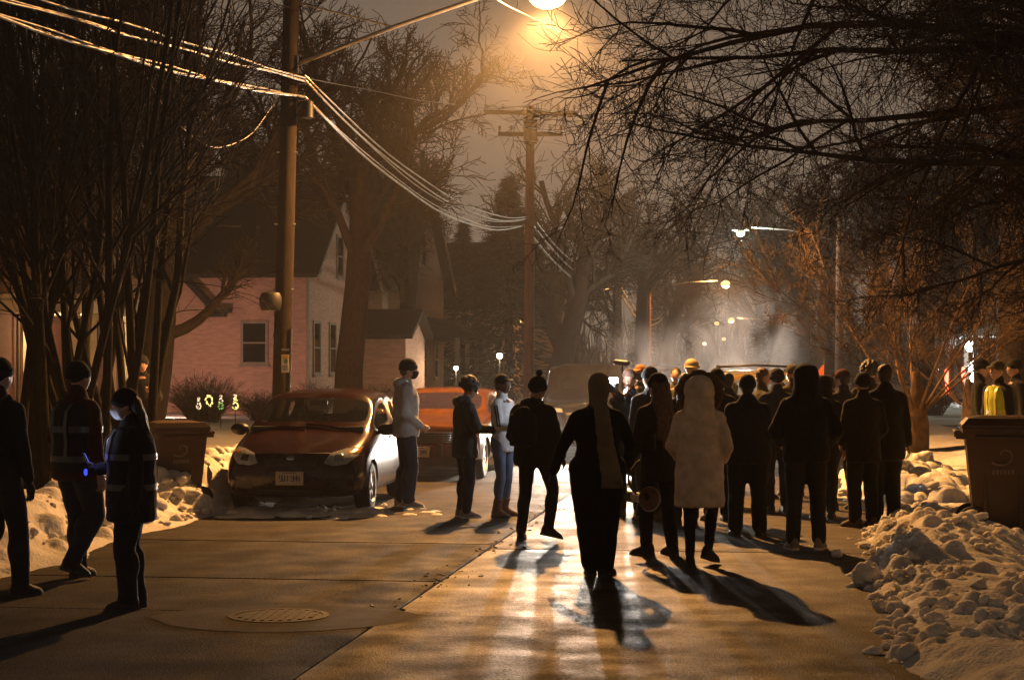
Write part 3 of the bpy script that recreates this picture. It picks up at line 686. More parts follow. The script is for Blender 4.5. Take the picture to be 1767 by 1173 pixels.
g = MB(); g.ell((.9, 8.5, 2.6), (.14, .14, .12)); g.build('porch_lantern', mat('lantern_glow', (1, .8, .5), .4, emit=(1, .68, .32), estr=60), po, smooth=True)
pl = t.matrix_basis @ Vector((.95, 8.5, 2.35)); lamp('porch_light', 'POINT', pl, 80, (1, .66, .30), .1)
REDL = mat('red_glow', (1, .1, .08), .4, emit=(1, .12, .06), estr=7)
g = MB()
for k in range(60):
    an = k * .75; g.ell((1.9 + .10 * cos(an), 10.2 + .10 * sin(an) + .3, .5 + k * .035), .028, 6, 4)
g.build('light_garland', REDL, po)
# right house with porch and white lights
GREY = wallmat('grey_siding', (0.20, 0.13, 0.10))
t, rf = house('right_house', 'brown house at far right with white lit porch and icicles', 1, 74, 20, 11, 5.4, 9.5, GREY, 11.2)
po = MB(); po.box((-1.1, 8, .3), (2.2, 15, .3)); po = po.build('porch', TRIM, t)
g = MB(); g.prism([(.3, 2.85), (-2.6, 2.85), (-2.6, 3.0), (0.02, 3.7)], .2, 15.8, 'y'); g.build('porch_roof', mat('snowy_roof', (.5, .47, .45), .8, var=.2, scale=4), po)
for yy in (.7, 4.2, 8, 11.8, 15.2):
    g = MB(); g.box((-2.15, yy, 1.7), (.2, .2, 2.5)); g.build('post', TRIM, po)
for yy in (2.4, 10): window(t, 'x', yy, 1.9, 1.0, 1.5, -0.001)
WGL = mat('white_glow', (1, 1, 1), .4, emit=(.86, 1.0, .95), estr=40)
for yy, zz, rr in ((2.2, 2.45, .22), (.9, 1.55, .24), (1.1, 1.1, .14)):
    g = MB(); g.ell((-2.2, yy, zz), (rr, rr, rr * 1.1)); g.build('porch_light_globe', WGL, po, smooth=True)
pl = t.matrix_basis @ Vector((-2.5, 2.0, 1.9)); lamp('porch_light', 'POINT', pl, 120, (.9, 1, .95), .2)
g = MB(); r_ = random.Random(3)
for k in range(90):
    yy = r_.uniform(.3, 15.6); L_ = r_.uniform(.1, .6); g.tube([(-2.62, yy, 2.86), (-2.62, yy, 2.86 - L_)], [.035, .006], 5)
g.build('icicles', mat('ice', (.6, .62, .65), .2, var=.05, scale=3), po)['kind'] = 'stuff'
g = MB()
for (yy, zz) in ((10.5, 1.15), (3.4, 1.25), (10.2, .55)):
    for k in range(14):
        an = 2 * pi * k / 14; g.ell((-2.35, yy + .30 * cos(an), zz + .26 * sin(an)), .075, 6, 4)
g.build('red_wreath_lights', REDL, po)
# far houses on both sides, half lost in the haze
for i, (sd, y0, uf, ev, rd, lb) in enumerate(((-1, 104, -14.5, 5.2, 9, 'hazy house beyond the porch house on the left'), (-1, 128, -14.5, 5.0, 8.5, 'far dark house among the left trees'),
                                       (1, 112, 11.5, 5.3, 9.2, 'far dark house behind the tan tree on the right'), (1, 40, 13.5, 5, 8.6, 'dark house hidden behind the right hand branches'))):
    t, rf = house('dark_house', lb, sd, y0, 10, 11, ev, rd, [TAN, GREY, GREY, TAN][i], uf)
    for yy in (2, 5, 8): window(t, 'x', yy, 2.1, .9, 1.5, .001 if sd < 0 else -.001); window(t, 'x', yy, 4.5, .8, 1.0, .001 if sd < 0 else -.001)
    for xx in (2, 5): window(t, 'y', sd * xx, 2.1, .9, 1.4, 0)

# added flood lamp to brighten the pink wall, whose real source is unseen
p = Vector((gx(268, 52.5), 52.5, .2)); t = thing('added_floodlight', 'added floodlight for the unseen source that lights the pink house', 'floodlight', p)
g = MB(); g.tube([(0, 0, -.2), (0, 0, .3)], .02, 6); g.build('stake', DARKM, t)
g = MB(); g.box((0, .0, .36), (.24, .12, .16), 0, R(-25)); g.build('housing', DARKM, t)
g = MB(); g.box((0, .08, .39), (.20, .012, .12), 0, R(-25)); g.build('lamp_glass', mat('flood_glass', (1, .7, .6), .3, emit=(1, .45, .30), estr=8), t)
o = lamp('floodlight_beam', 'SPOT', p + Vector((0, .14, .42)), 430, (1, .52, .38), .08, spot_size=R(140), spot_blend=.6); o.rotation_euler = (R(104), 0, R(-34))
# small lights in the yards
def little_light(px, py, Y, rad, m, label, power=0):
    p = at(px, py, Y); t = thing('yard_light', label, 'yard light', (p.x, p.y, 0.1))
    g = MB(); g.ell((0, 0, p.z - .1), rad, 10, 7); g.build('bulb', m, t, smooth=True)
    g = MB(); g.tube([(0, 0.02, -.1), (0, 0.02, p.z - .1 - rad * .5)], .03, 6); g.build('post', DARKM, t)
    g = MB(); g.lathe([(rad * 2.2, 0), (rad * .3, rad * .9)], (0, 0, p.z - .1 + rad * .8), 10); g.build('hood', DARKM, t)
    if power: lamp('yard_light_bulb', 'POINT', (p.x, p.y - .1, p.z), power, (1, .75, .45), .08)
little_light(862, 614, 62, .10, mat('warm_glow', (1, .9, .6), .4, emit=(1, .9, .55), estr=30), 'small warm lantern between the crossarm pole and the tan house', 260)
little_light(787, 635, 66, .085, mat('pale_glow', (1, 1, .9), .4, emit=(1, 1, .9), estr=20), 'small white light left of the curly haired person', 160)
little_light(681, 614, 66, .07, mat('blue_glow', (.3, .3, 1), .4, emit=(.35, .35, 1), estr=6), 'tiny blue light on the tan house porch')
little_light(720, 617, 66, .08, mat('red_bulb', (1, .2, .2), .4, emit=(1, .2, .15), estr=8), 'tiny red light above the grey jacket man')
little_light(30, 519, 40, .06, mat('pale_glow', (1, 1, .9), .4), 'tiny white light at the left edge among the branches')
little_light(1620, 636, 90, .07, mat('pale_glow', (1, 1, .9), .4), 'tiny white light between the tan tree and the right porch')
YELG = mat('yellow_glow', (1, .9, .4), .4, emit=(.95, .80, .25), estr=1.6); GRNG = mat('green_glow', (.3, .8, .3), .4, emit=(.25, .5, .12), estr=.7)
WHTG = mat('white_figure_glow', (1, .9, .8), .4, emit=(1, .80, .5), estr=.9)
for i, (px, m, k, lb) in enumerate(((343, WHTG, .8, 'dimmest of the four glowing yard figures, at left'), (361, YELG, .85, 'yellow lit wreath shaped figure, second of the four in the yard'),
                            (381, GRNG, .95, 'green and white lit snowman, third of the four yard figures'), (406, YELG, 1.0, 'brightest yellow snowman, rightmost of the four yard figures'))):
    p = at(px, 705, 46.0); t = thing('lit_yard_figure', lb, 'yard decoration', (p.x, p.y, .62), group='glowing figures in the left yard')
    rr = random.Random(i + 2); k *= .85
    def bulbs(name, n, c, r_, m_):
        g = MB()
        for q in range(n):
            an = rr.uniform(0, 2 * pi); el = rr.uniform(-1.4, 1.4); g.ell((c[0] + r_ * cos(an) * cos(el), c[1] + r_ * sin(an) * cos(el), c[2] + r_ * 1.15 * sin(el)), rr.uniform(.010, .022), 6, 5)
        g.build(name, m_, t)
    if i == 1:
        g = MB()
        for q in range(26):
            an = 2 * pi * q / 26; g.ell((.08 * cos(an) + rr.gauss(0, .01), rr.uniform(-.03, .03), .24 + .12 * sin(an) + rr.gauss(0, .01)), rr.uniform(.012, .024), 6, 5)
        g.build('ring_of_bulbs', m, t)
    else:
        bulbs('lower_bulbs', 34, (0, 0, .12 * k), .085 * k, m); bulbs('middle_bulbs', 22, (0, 0, .29 * k), .06 * k, m if i == 3 else WHTG); bulbs('head_bulbs', 12, (0, 0, .42 * k), .04 * k, WHTG)
        g = MB(); g.ell((0, 0, .12 * k), (.07 * k, .07 * k, .1 * k)); g.ell((0, 0, .29 * k), (.05 * k, .05 * k, .07 * k)); g.ell((0, 0, .42 * k), .03 * k); g.build('frame', DARKM, t)
        g = MB(); g.lathe([(.05 * k, .46 * k), (.035 * k, .47 * k), (.035 * k, .53 * k), (.005, .54 * k)], seg=10); g.build('hat', mat('figure_hat', (.2, .02, .02), .6, var=.1), t)
    g = MB(); g.tube([(0, 0, -.5), (0, 0, .2)], .01, 5); g.build('stake', DARKM, t)
# ------------------------------------------------------------------ trees
def grow(seed, d0, L0, r0, levels, kids, ratio, ang, wob, trop, nseg=(7, 6, 5, 4, 3, 3), start=(.35, .2, .15, .15, .1, .1), rr=.55, base=(0, 0, 0), upk=None, taper=.35, rmin=.004, minlen=0.10):
    """returns a list of levels; each a list of (points, radii)"""
    rn = random.Random(seed); out = [[] for _ in range(levels)]
    def unit(v): m = sqrt(v[0] ** 2 + v[1] ** 2 + v[2] ** 2) + 1e-9; return (v[0] / m, v[1] / m, v[2] / m)
    def perp(d):
        a = (rn.gauss(0, 1), rn.gauss(0, 1), rn.gauss(0, 1)); k = a[0] * d[0] + a[1] * d[1] + a[2] * d[2]
        return unit((a[0] - k * d[0], a[1] - k * d[1], a[2] - k * d[2]))
    def br(p, d, L, r, lv):
        n = nseg[lv]; pts = [p]; rad = [r]; dirs = [d]; s = L / n
        for i in range(n):
            w = wob[lv]; t_ = trop[lv]
            d = unit((d[0] + rn.gauss(0, w), d[1] + rn.gauss(0, w), d[2] + rn.gauss(0, w) + t_))
            p = (p[0] + d[0] * s, p[1] + d[1] * s, p[2] + d[2] * s); pts.append(p); dirs.append(d)
            rad.append(max(rmin, r * (1 - (1 - taper) * (i + 1) / n)))
        out[lv].append((pts, rad))
        if lv + 1 >= levels: return
        k = kids[lv]; k = int(k * rn.uniform(.75, 1.25) + .5)
        for c in range(k):
            f = start[lv] + (1 - start[lv]) * (c + rn.random()) / k; x = min(f * n, n - 1e-3); i = int(x); q = x - i
            pp = tuple(pts[i][j] * (1 - q) + pts[i + 1][j] * q for j in range(3)); dd = dirs[i + 1]
            a = R(rn.uniform(*ang[lv])); e = perp(dd); nd = unit(tuple(dd[j] * cos(a) + e[j] * sin(a) for j in range(3)))
            ll = L * ratio[lv] * rn.uniform(.6, 1.25) * (1 - .45 * f)
            if ll < minlen: continue
            br(pp, nd, ll, max(rmin, min(rad[i] * .9, r * rr * (1 - .4 * f))), lv + 1)
    br(tuple(base), unit(d0), L0, r0, 0)
    return out
def tri_count(me): return sum(len(p.vertices) - 2 for p in me.polygons)
def tree_meshes(levels, thick=2):
    v, q = tubes(levels[0], 10); tr = mesh_from('trunk', v, q)
    V = []; Q = []; n = 0
    for i, lv in enumerate(levels[1:], 1):
        if not lv: continue
        v, q = tubes(lv, {1: 6, 2: 4}.get(i, 3)); V.append(v); Q.append(q + n); n += len(v)
    return tr, mesh_from('crown', np.concatenate(V), np.concatenate(Q))
def tree(name, label, loc, levels, tm, cm, rz=0.0, group=None, extra=None):
    t = thing(name, label, 'tree', loc, rz, group); tr, cr = tree_meshes(levels)
    obj('trunk', tr, tm, t); obj('crown', cr, cm, t); return t
def again(t, label, loc, rz, s):
    c = copy_tree(t); c['label'] = label; c.location = loc; c.rotation_euler = (0, 0, rz); c.scale = (s, s, s); return c

# near tree on the right whose boughs hang over the street
def merge(a, b): return [x + y for x, y in zip(a, b)]
lv = [[([(0, 0, -.3), (0, 0, 1.5), (-.05, 0, 3), (-.1, .05, 4.5), (-.1, .1, 6.2), (-.1, .1, 8.0)], [.36, .31, .28, .25, .20, .13])], [], [], [], []]
bough = [((-.1, 0, 2.9), (-.97, -.05, .06), 3.9, .075, 21), ((-.1, 0, 3.2), (-.95, .12, .10), 4.3, .085, 22), ((-.1, 0, 3.5), (-.93, -.15, .14), 4.4, .085, 23), ((-.1, 0, 3.8), (-.9, .2, .16), 4.4, .08, 24),
         ((-.1, 0, 2.5), (-.90, .4, .0), 2.9, .055, 25), ((-.1, 0, 3.3), (-.8, .55, .10), 4.4, .08, 26), ((-.1, 0, 4.2), (-.93, 0, .14), 4.3, .08, 28), ((-.1, 0, 3.6), (-.97, .02, .05), 4.6, .085, 29),
         ((-.1, 0, 2.75), (-.75, .6, .02), 3.6, .06, 30), ((-.1, 0, 3.5), (-.6, .75, .1), 4.6, .075, 31), ((-.1, 0, 3.9), (-.8, .5, .12), 4.4, .075, 33)]
for b0, d0, L_, r_0, sd in bough:
    g4 = grow(sd, d0, L_, r_0 * .60, 4, (14, 12, 10), (.46, .50, .62), ((25, 60), (25, 65), (25, 70)), (.10, .15, .19, .22), (-.015, -.025, -.02, .05), nseg=(9, 6, 4, 3), start=(.08, .08, .08, .05), rr=.44, base=b0, taper=.16, rmin=.0021)
    lv = merge(lv, [[]] + g4)
tree('overhanging_tree', 'near tree at right whose dark bare boughs hang over the street', (5.1, 11.8, 0.1), lv, mat('bark_lamplit', (0.10, 0.068, 0.046), .9, spec=.1, var=.4, scale=9, bump=.8, bscale=22), mat('twig_lamplit', (0.11, 0.074, 0.050), .8, spec=.1, var=.35, scale=4))  # bark and twigs lightened to stand for lamp light and haze on them

# multi stemmed trees at the left
def vase(seed, stems, spread, h, r0, kk=(11, 10, 7)):
    lv = [[], [], [], []]; rn = random.Random(seed)
    for k in range(stems):
        an = 2 * pi * k / stems + rn.uniform(-.3, .3); d = (spread * cos(an), spread * sin(an), 1)
        lv = merge(lv, grow(seed * 31 + k, d, h * rn.uniform(.8, 1.1), r0 * rn.uniform(.7, 1.1), 4, kk, (.42, .45, .45), ((18, 40), (20, 50), (20, 60)), (.06, .11, .14, .16), (.01, .05, .05, .03), nseg=(9, 6, 4, 3), start=(.22, .15, .1, .1), rr=.45, base=(.14 * cos(an), .14 * sin(an), -.2), taper=.15, rmin=.0035))
    return lv
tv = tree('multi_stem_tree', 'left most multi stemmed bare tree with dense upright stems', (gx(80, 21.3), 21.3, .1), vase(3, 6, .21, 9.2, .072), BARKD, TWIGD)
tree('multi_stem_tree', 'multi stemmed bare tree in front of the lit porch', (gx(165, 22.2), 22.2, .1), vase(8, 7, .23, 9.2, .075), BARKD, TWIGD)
again(tv, 'dense multi stemmed tree just left of the big leaning trunk', (gx(228, 23.2), 23.2, .1), 2.2, 1.0)
for (px, Y, rz, s, lb) in ((15, 23, 1.3, 1.05, 'dark multi stemmed tree at the far left edge'), (125, 25, 2.9, 1.1, 'slender multi stemmed tree behind the walker in rust jacket')):
    again(tv, lb, (gx(px, Y), Y, .1), rz, s)
# thick tree with the low limb in front of the pink house
g5 = grow(41, (.10, 0, 1), 6.5, .40, 5, (10, 9, 9, 7), (.95, .58, .6, .65), ((12, 34), (25, 60), (25, 60), (25, 65)), (.05, .10, .14, .16, .2), (.02, .05, .02, .02, .02), nseg=(7, 6, 5, 4, 3), start=(.5, .25, .15, .1, .1), rr=.5, base=(0, 0, -.3), taper=.55, rmin=.007)
low = grow(43, (.95, -.1, .18), 2.1, .15, 4, (7, 8, 7), (.7, .65, .6), ((20, 45), (25, 55), (25, 60)), (.07, .1, .15, .18), (.13, .08, .04, .02), nseg=(7, 6, 5, 4), start=(.6, .2, .1, .1), rr=.45, base=(.25, 0, 2.1), taper=.25, rmin=.006)
g5 = merge(g5, [[]] + low)
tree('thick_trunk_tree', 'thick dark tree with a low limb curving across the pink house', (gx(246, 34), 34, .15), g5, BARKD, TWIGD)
# big tree behind the pole with the gnarled crown
big = grow(57, (-.01, 0, 1), 6.6, .37, 5, (10, 10, 9, 8), (1.05, .58, .6, .68), ((18, 48), (25, 60), (25, 65), (25, 65)), (.04, .15, .2, .2, .2), (.02, .06, .03, .02, .0), nseg=(7, 8, 6, 4, 3), start=(.62, .25, .15, .12, .1), rr=.42, base=(0, 0, -.3), taper=.7, rmin=.009)
tb = tree('gnarled_tree', 'big bare tree with thick straight trunk between the two left houses', (gx(597, 43), 43, .15), big, BARKR, TWIG)
crown2 = grow(63, (.12, .0, 1), 7.2, .36, 5, (9, 10, 9, 8), (1.0, .6, .6, .68), ((15, 45), (25, 60), (25, 65), (25, 65)), (.06, .17, .22, .22, .2), (.02, .05, .02, .01, .0), nseg=(7, 8, 6, 4, 3), start=(.5, .2, .15, .12, .1), rr=.50, base=(0, 0, -.3), taper=.65, rmin=.011)
tree('gnarled_tree', 'bare tree with twisting lit limbs rising behind the tan house roof', (gx(690, 66), 66, .2), crown2, BARK, TWIG)
# leaning trunk right of the crossarm pole
ln = grow(71, (.30, .1, 1), 6.8, .50, 5, (9, 9, 8, 7), (.95, .6, .6, .68), ((20, 55), (25, 60), (25, 60), (25, 65)), (.05, .12, .17, .2, .2), (-.01, .03, .02, .02, .0), nseg=(7, 7, 5, 4, 3), start=(.55, .2, .15, .12, .1), rr=.46, base=(0, 0, -.3), taper=.65, rmin=.012)
tl = tree('leaning_tree', 'bare tree with a trunk leaning right, just beyond the crossarm pole', (gx(945, 69), 69, .2), ln, BARKR, TWIG)
# tan twiggy tree on the right
tn = vase(91, 10, .95, 2.7, .020, (13, 11, 8))
tn = merge(tn, [[([(0, 0, -.2), (.05, 0, .6), (.02, 0, 1.3)], [.19, .14, .05])], [], [], []])
for l_ in range(len(tn)):
    tn[l_] = [([(p[0], p[1], p[2] + (1.0 if not (l_ == 0 and len(pp) == 3) else 0)) for p in pp], rr_) for pp, rr_ in tn[l_]]
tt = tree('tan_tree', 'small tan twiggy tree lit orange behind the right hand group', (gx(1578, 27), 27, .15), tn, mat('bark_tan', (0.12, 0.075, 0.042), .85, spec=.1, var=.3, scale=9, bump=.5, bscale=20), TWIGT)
tt.scale = (1.15, 1.15, 1.15)
for (px, Y, rz, s, lb) in ((1670, 36, 1.1, 1.05, 'tan twiggy tree in front of the right porch'),):
    again(tt, lb, (gx(px, Y), Y, .1), rz, s)
# trunk at the right edge
rt = grow(101, (.01, 0, 1), 7.5, .33, 5, (10, 9, 8, 7), (.8, .58, .6, .68), ((30, 65), (25, 60), (25, 60), (25, 65)), (.04, .12, .17, .2, .2), (.01, -.01, .0, .02, .0), nseg=(7, 7, 5, 4, 3), start=(.5, .2, .15, .12, .1), rr=.44, base=(0, 0, -.3), taper=.65, rmin=.010)
tre = tree('straight_tree', 'straight dark tree trunk at the right edge behind the bin', (gx(1752, 31), 31, .1), rt, BARK, TWIG)
# more trees along the street, copies of the ones above
for (src, px, Y, rz, s, lb) in (
    (tb, 400, 84, 1.0, 1.35, 'tall bare tree behind the pink house roof'), (tb, 130, 46, 2.6, 1.05, 'tall bare tree behind the lit porch house'), (tb, 540, 98, 3.0, 1.3, 'bare tree behind the tan house, left of its ridge'),
    (tl, 1010, 84, 2.4, 1.05, 'hazy bare tree behind the leaning one'), (tre, 1105, 104, .6, 1.25, 'hazy bare tree left of the far lamps'), (tl, 1150, 128, 4.0, 1.2, 'far hazy bare tree by the fourth pole'),
    (tre, 1060, 150, 1.9, 1.35, 'faint far bare tree behind the third pole'), (tre, 1385, 92, 3.3, 1.25, 'bare tree right of the white street lamp'), (tl, 1480, 78, 5.0, 1.15, 'bare tree behind the right hand pole'),
    (tre, 1590, 62, 2.2, 1.15, 'bare tree behind the tan tree'), (tb, 1680, 84, 4.2, 1.1, 'bare tree behind the right house porch'), (tb, 800, 118, 5.2, 1.0, 'hazy bare tree left of the conifer'),
    (tre, 1340, 140, 4.9, 1.45, 'far dark tree right of the orange street lamp'), (tre, 1420, 120, 0.4, 1.4, 'far dark tree behind the red flag'), (tl, 1240, 230, 1.2, 1.5, 'very far hazy tree at the end of the street'), (tre, 1310, 215, 2.8, 1.6, 'very far hazy tree right of the small lamps')):
    again(src, lb, (gx(px, Y), Y, .1), rz, s)

# conifers
def conifer(name, label, px, Y, h, rad, seed):
    rn = random.Random(seed); t = thing(name, label, 'tree', (gx(px, Y), Y, .1)); g = MB()
    g.tube([(0, 0, -.3), (0, 0, h * .6), (0, 0, h)], [.22, .12, .02], 8); g.build('trunk', BARK, t, smooth=True)
    V = []; Q = []; n = 0
    for i in range(2600):
        z = h * (.08 + .92 * rn.random() ** 1.25); rr_ = rad * (1 - z / h) ** .8 * rn.uniform(.35, 1.12) + .05; an = rn.uniform(0, 2 * pi)
        p = np.array((rr_ * cos(an), rr_ * sin(an), z - .18 * rr_)); d = np.array((cos(an), sin(an), rn.uniform(-.5, .15))); d /= np.linalg.norm(d)
        sd = np.cross(d, (0, 0, 1.0)); sd /= np.linalg.norm(sd); L_ = rn.uniform(.25, .5); w = rn.uniform(.05, .10)
        V += [p - d * L_ * .6, p + sd * w - d * .05, p + d * L_, p - sd * w - d * .05, p + np.array((0, 0, .05))]
        Q += [(n, n + 1, n + 4), (n + 1, n + 2, n + 4), (n + 2, n + 3, n + 4), (n + 3, n, n + 4), ]; n += 5
    obj('crown', mesh_from('crown', np.array(V), tris=np.array(Q)), NEEDLE, t); return t
c1 = conifer('conifer_tree', 'dark pointed conifer just left of the crossarm pole', 878, 74, 9.4, 2.0, 5)
for (px, Y, s, rz, lb) in ((1335, 150, 1.25, 1, 'dark conifer beyond the white street lamp'), (1385, 130, 1.15, 2, 'dark conifer right of the white street lamp'), (1450, 140, 1.2, 3, 'dark conifer behind the right hand pole'),
                           (1120, 190, 1.4, 2.2, 'far hazy conifer left of the far lamps'), (1520, 118, 1.0, 4, 'dark conifer behind the tan tree'), (800, 96, 1.0, 1.4, 'dark conifer in the gap behind the tan house')):
    again(c1, lb, (gx(px, Y), Y, .1), rz, s)

# shrubs
def shrub(label, px, Y, w, h, seed, m=HEDGE, n=230):
    rn = random.Random(seed); lines = []
    for i in range(n):
        an = rn.uniform(0, 2 * pi); r0 = rn.uniform(0, .25) * w; p = [(r0 * cos(an), r0 * sin(an), -.05)]; d = (rn.uniform(.1, .9) * cos(an), rn.uniform(.1, .9) * sin(an), 1.0); L_ = h * rn.uniform(.6, 1.05); k = 5
        for q in range(k):
            m_ = sqrt(d[0] ** 2 + d[1] ** 2 + d[2] ** 2); p.append(tuple(p[-1][j] + d[j] / m_ * L_ / k * (1 if j == 2 else w / h) for j in range(3))); d = (d[0] + rn.gauss(0, .25), d[1] + rn.gauss(0, .25), d[2] + rn.gauss(0, .15) - .06)
        lines.append((p, [.009, .008, .007, .006, .005, .004]))
        for b_ in range(3):
            q0 = p[rn.randrange(2, 5)]; e = (rn.gauss(0, 1), rn.gauss(0, 1), rn.uniform(.1, 1)); lines.append(([q0, tuple(q0[j] + e[j] * .13 for j in range(3)), tuple(q0[j] + e[j] * .24 + rn.gauss(0, .03) for j in range(3))], [.005, .004, .003]))
    v, q = tubes(lines, 3); o = obj('bare_shrub', mesh_from('bare_shrub', v, q), m, loc=(gx(px, Y), Y, .15)); return tag(o, label, 'shrub')
shrub('round bare shrub against the pink house wall, left of its window', 350, 50, 1.5, 1.55, 1, n=420)
shrub('bare shrub below the pink house window, behind the near pole', 450, 52, 1.1, 1.0, 2)
shrub('bare shrub at the right corner of the pink house', 545, 55, 1.0, 1.3, 3)
shrub('bare shrub in front of the tan house porch', 640, 60, 1.4, 1.2, 4)
shrub('low bare shrub under the small warm lantern', 850, 60, 1.6, 1.4, 5)
shrub('bare shrub at the foot of the leaning tree', 1000, 72, 2.0, 1.8, 6)
shrub('snowy shrub beside the right hand driveway', 1612, 60, 1.2, 1.3, 7, TWIGT)
# far wood that closes the street
rn = random.Random(9); lines = []
for i in range(2000):
    x = rn.uniform(-70, 150); y = rn.uniform(345, 400); h = rn.uniform(4, 15); p = [(x, y, 0)]
    for k in range(4): p.append((p[-1][0] + rn.gauss(0, .7), p[-1][1] + rn.gauss(0, .4), p[-1][2] + h / 4))
    lines.append((p, [.28, .22, .17, .11, .04]))
v, q = tubes(lines, 3); o = struct(obj('far_wood', mesh_from('far_wood', v, q), TWIG), 'stuff'); o['label'] = 'far dark wood closing the end of the street'; o['category'] = 'wood'

# ------------------------------------------------------------------ exhaust steam drifting over the crowd
def steam(label, px, py, Y, r, dens, seed):
    p = at(px, py, Y); g = MB(); g.ell((0, 0, 0), r, 16, 10); o = g.build('steam', None); o.location = p; struct(o, 'stuff'); o['label'] = label; o['category'] = 'steam'
    m = bpy.data.materials.new('steam'); m.use_nodes = True; n = m.node_tree.nodes; l = m.node_tree.links; n.clear()
    ou = n.new('ShaderNodeOutputMaterial'); v = n.new('ShaderNodeVolumePrincipled'); t = n.new('ShaderNodeTexCoord'); mp = n.new('ShaderNodeMapping'); mp.inputs['Location'].default_value = (seed, seed * .7, 0); mp.inputs['Scale'].default_value = (1, 1, .6)
    nz = n.new('ShaderNodeTexNoise'); nz.inputs['Scale'].default_value = 1.3; nz.inputs['Detail'].default_value = 5; nz.inputs['Distortion'].default_value = 1.2
    dv = n.new('ShaderNodeVectorMath'); dv.operation = 'DIVIDE'; dv.inputs[1].default_value = r; ln_ = n.new('ShaderNodeVectorMath'); ln_.operation = 'LENGTH'
    fo_ = n.new('ShaderNodeMapRange'); fo_.inputs['From Min'].default_value = 1.0; fo_.inputs['From Max'].default_value = .15
    cr = n.new('ShaderNodeMapRange'); cr.inputs['From Min'].default_value = .42; cr.inputs['From Max'].default_value = .75
    m1 = n.new('ShaderNodeMath'); m1.operation = 'MULTIPLY'; m2 = n.new('ShaderNodeMath'); m2.operation = 'MULTIPLY'; m2.inputs[1].default_value = dens
    l.new(t.outputs['Object'], mp.inputs[0]); l.new(mp.outputs[0], nz.inputs['Vector']); l.new(t.outputs['Object'], dv.inputs[0]); l.new(dv.outputs[0], ln_.inputs[0]); l.new(ln_.outputs['Value'], fo_.inputs['Value'])
    l.new(nz.outputs['Fac'], cr.inputs['Value']); l.new(cr.outputs[0], m1.inputs[0]); l.new(fo_.outputs[0], m1.inputs[1]); l.new(m1.outputs[0], m2.inputs[0]); l.new(m2.outputs[0], v.inputs['Density'])
    v.inputs['Color'].default_value = (.9, .9, .9, 1); v.inputs['Anisotropy'].default_value = .3; l.new(v.outputs[0], ou.inputs['Volume']); o.data.materials.append(m)
steam('steam cloud rising behind the olive car', 1290, 600, 34.0, (1.6, 1.0, 1.3), 1.3, 3)
steam('bright exhaust mist between the camera crew and the hard hat', 1170, 640, 33.2, (2.1, .9, 1.0), 1.2, 8)

def mist(label, p, r, dens):  # extra scattering volume, added to give the lamp its glare
    g = MB(); g.ell((0, 0, 0), r, 20, 12); o = g.build('lamp_glow_volume', None); o.location = p; struct(o, 'stuff'); o['label'] = label; o['category'] = 'mist'
    m = bpy.data.materials.new('lamp_glow_volume'); m.use_nodes = True; n = m.node_tree.nodes; l = m.node_tree.links; n.clear()
    ou = n.new('ShaderNodeOutputMaterial'); v = n.new('ShaderNodeVolumePrincipled'); t = n.new('ShaderNodeTexCoord'); ln_ = n.new('ShaderNodeVectorMath'); ln_.operation = 'LENGTH'
    f = n.new('ShaderNodeMapRange'); f.interpolation_type = 'SMOOTHSTEP'; f.inputs['From Min'].default_value = r; f.inputs['From Max'].default_value = 0.0; f.inputs['To Max'].default_value = dens
    l.new(t.outputs['Object'], ln_.inputs[0]); l.new(ln_.outputs['Value'], f.inputs['Value']); l.new(f.outputs[0], v.inputs['Density']); v.inputs['Color'].default_value = (.9, .9, .9, 1); l.new(v.outputs[0], ou.inputs['Volume']); o.data.materials.append(m)
mist('added ball of mist that makes the glare around the near street lamp', (L1.x, L1.y, hz - .2), 4.2, .0045)

# ------------------------------------------------------------------ night haze
hb = MB(); hb.box((0, 190, 14.5), (330, 440, 31.5)); o = hb.build('haze', None); struct(o, 'stuff'); o['label'] = 'thin night mist over the whole street'; o['category'] = 'haze'
hm = bpy.data.materials.new('haze'); hm.use_nodes = True; hm.node_tree.nodes.clear()
ho = hm.node_tree.nodes.new('ShaderNodeOutputMaterial'); hv = hm.node_tree.nodes.new('ShaderNodeVolumePrincipled')
hv.inputs['Color'].default_value = (.92, .90, .88, 1); hv.inputs['Density'].default_value = HAZE; hv.inputs['Anisotropy'].default_value = 0.35
hm.node_tree.links.new(hv.outputs[0], ho.inputs['Volume']); o.data.materials.append(hm)
try: hm.cycles.homogeneous_volume = True
except Exception: pass
# ------------------------------------------------------------------ vehicles
RUB = mat('tyre_rubber', (0.012, 0.012, 0.012), 0.75, bump=.3, bscale=60); ALLOY = mat('alloy', (0.48, 0.47, 0.46), 0.28, metal=.9, var=.08, scale=6)
CHROME = mat('chrome', (0.6, 0.6, 0.6), 0.12, metal=1.0, var=.05, scale=4); BLKP = mat('black_plastic', (0.012, 0.012, 0.013), 0.45, var=.2, scale=10)
CABIN = mat('cabin_cloth', (0.035, 0.032, 0.030), 0.9, var=.2, scale=12); PLATE = mat('plate_paint', (0.42, 0.38, 0.30), 0.5, var=.08, scale=8); PLTX = mat('plate_text', (0.05, 0.05, 0.10), 0.5, var=.1)
AMBER = mat('amber_lens', (0.55, 0.20, 0.02), 0.15, coat=.5, var=.1, scale=9); CLEAR = mat('headlight_glass', (0.30, 0.33, 0.36), 0.12, var=.25, scale=14, coat=1.0); REDLN = mat('red_lens', (0.35, 0.01, 0.008), 0.15, coat=.6, var=.1, scale=9)
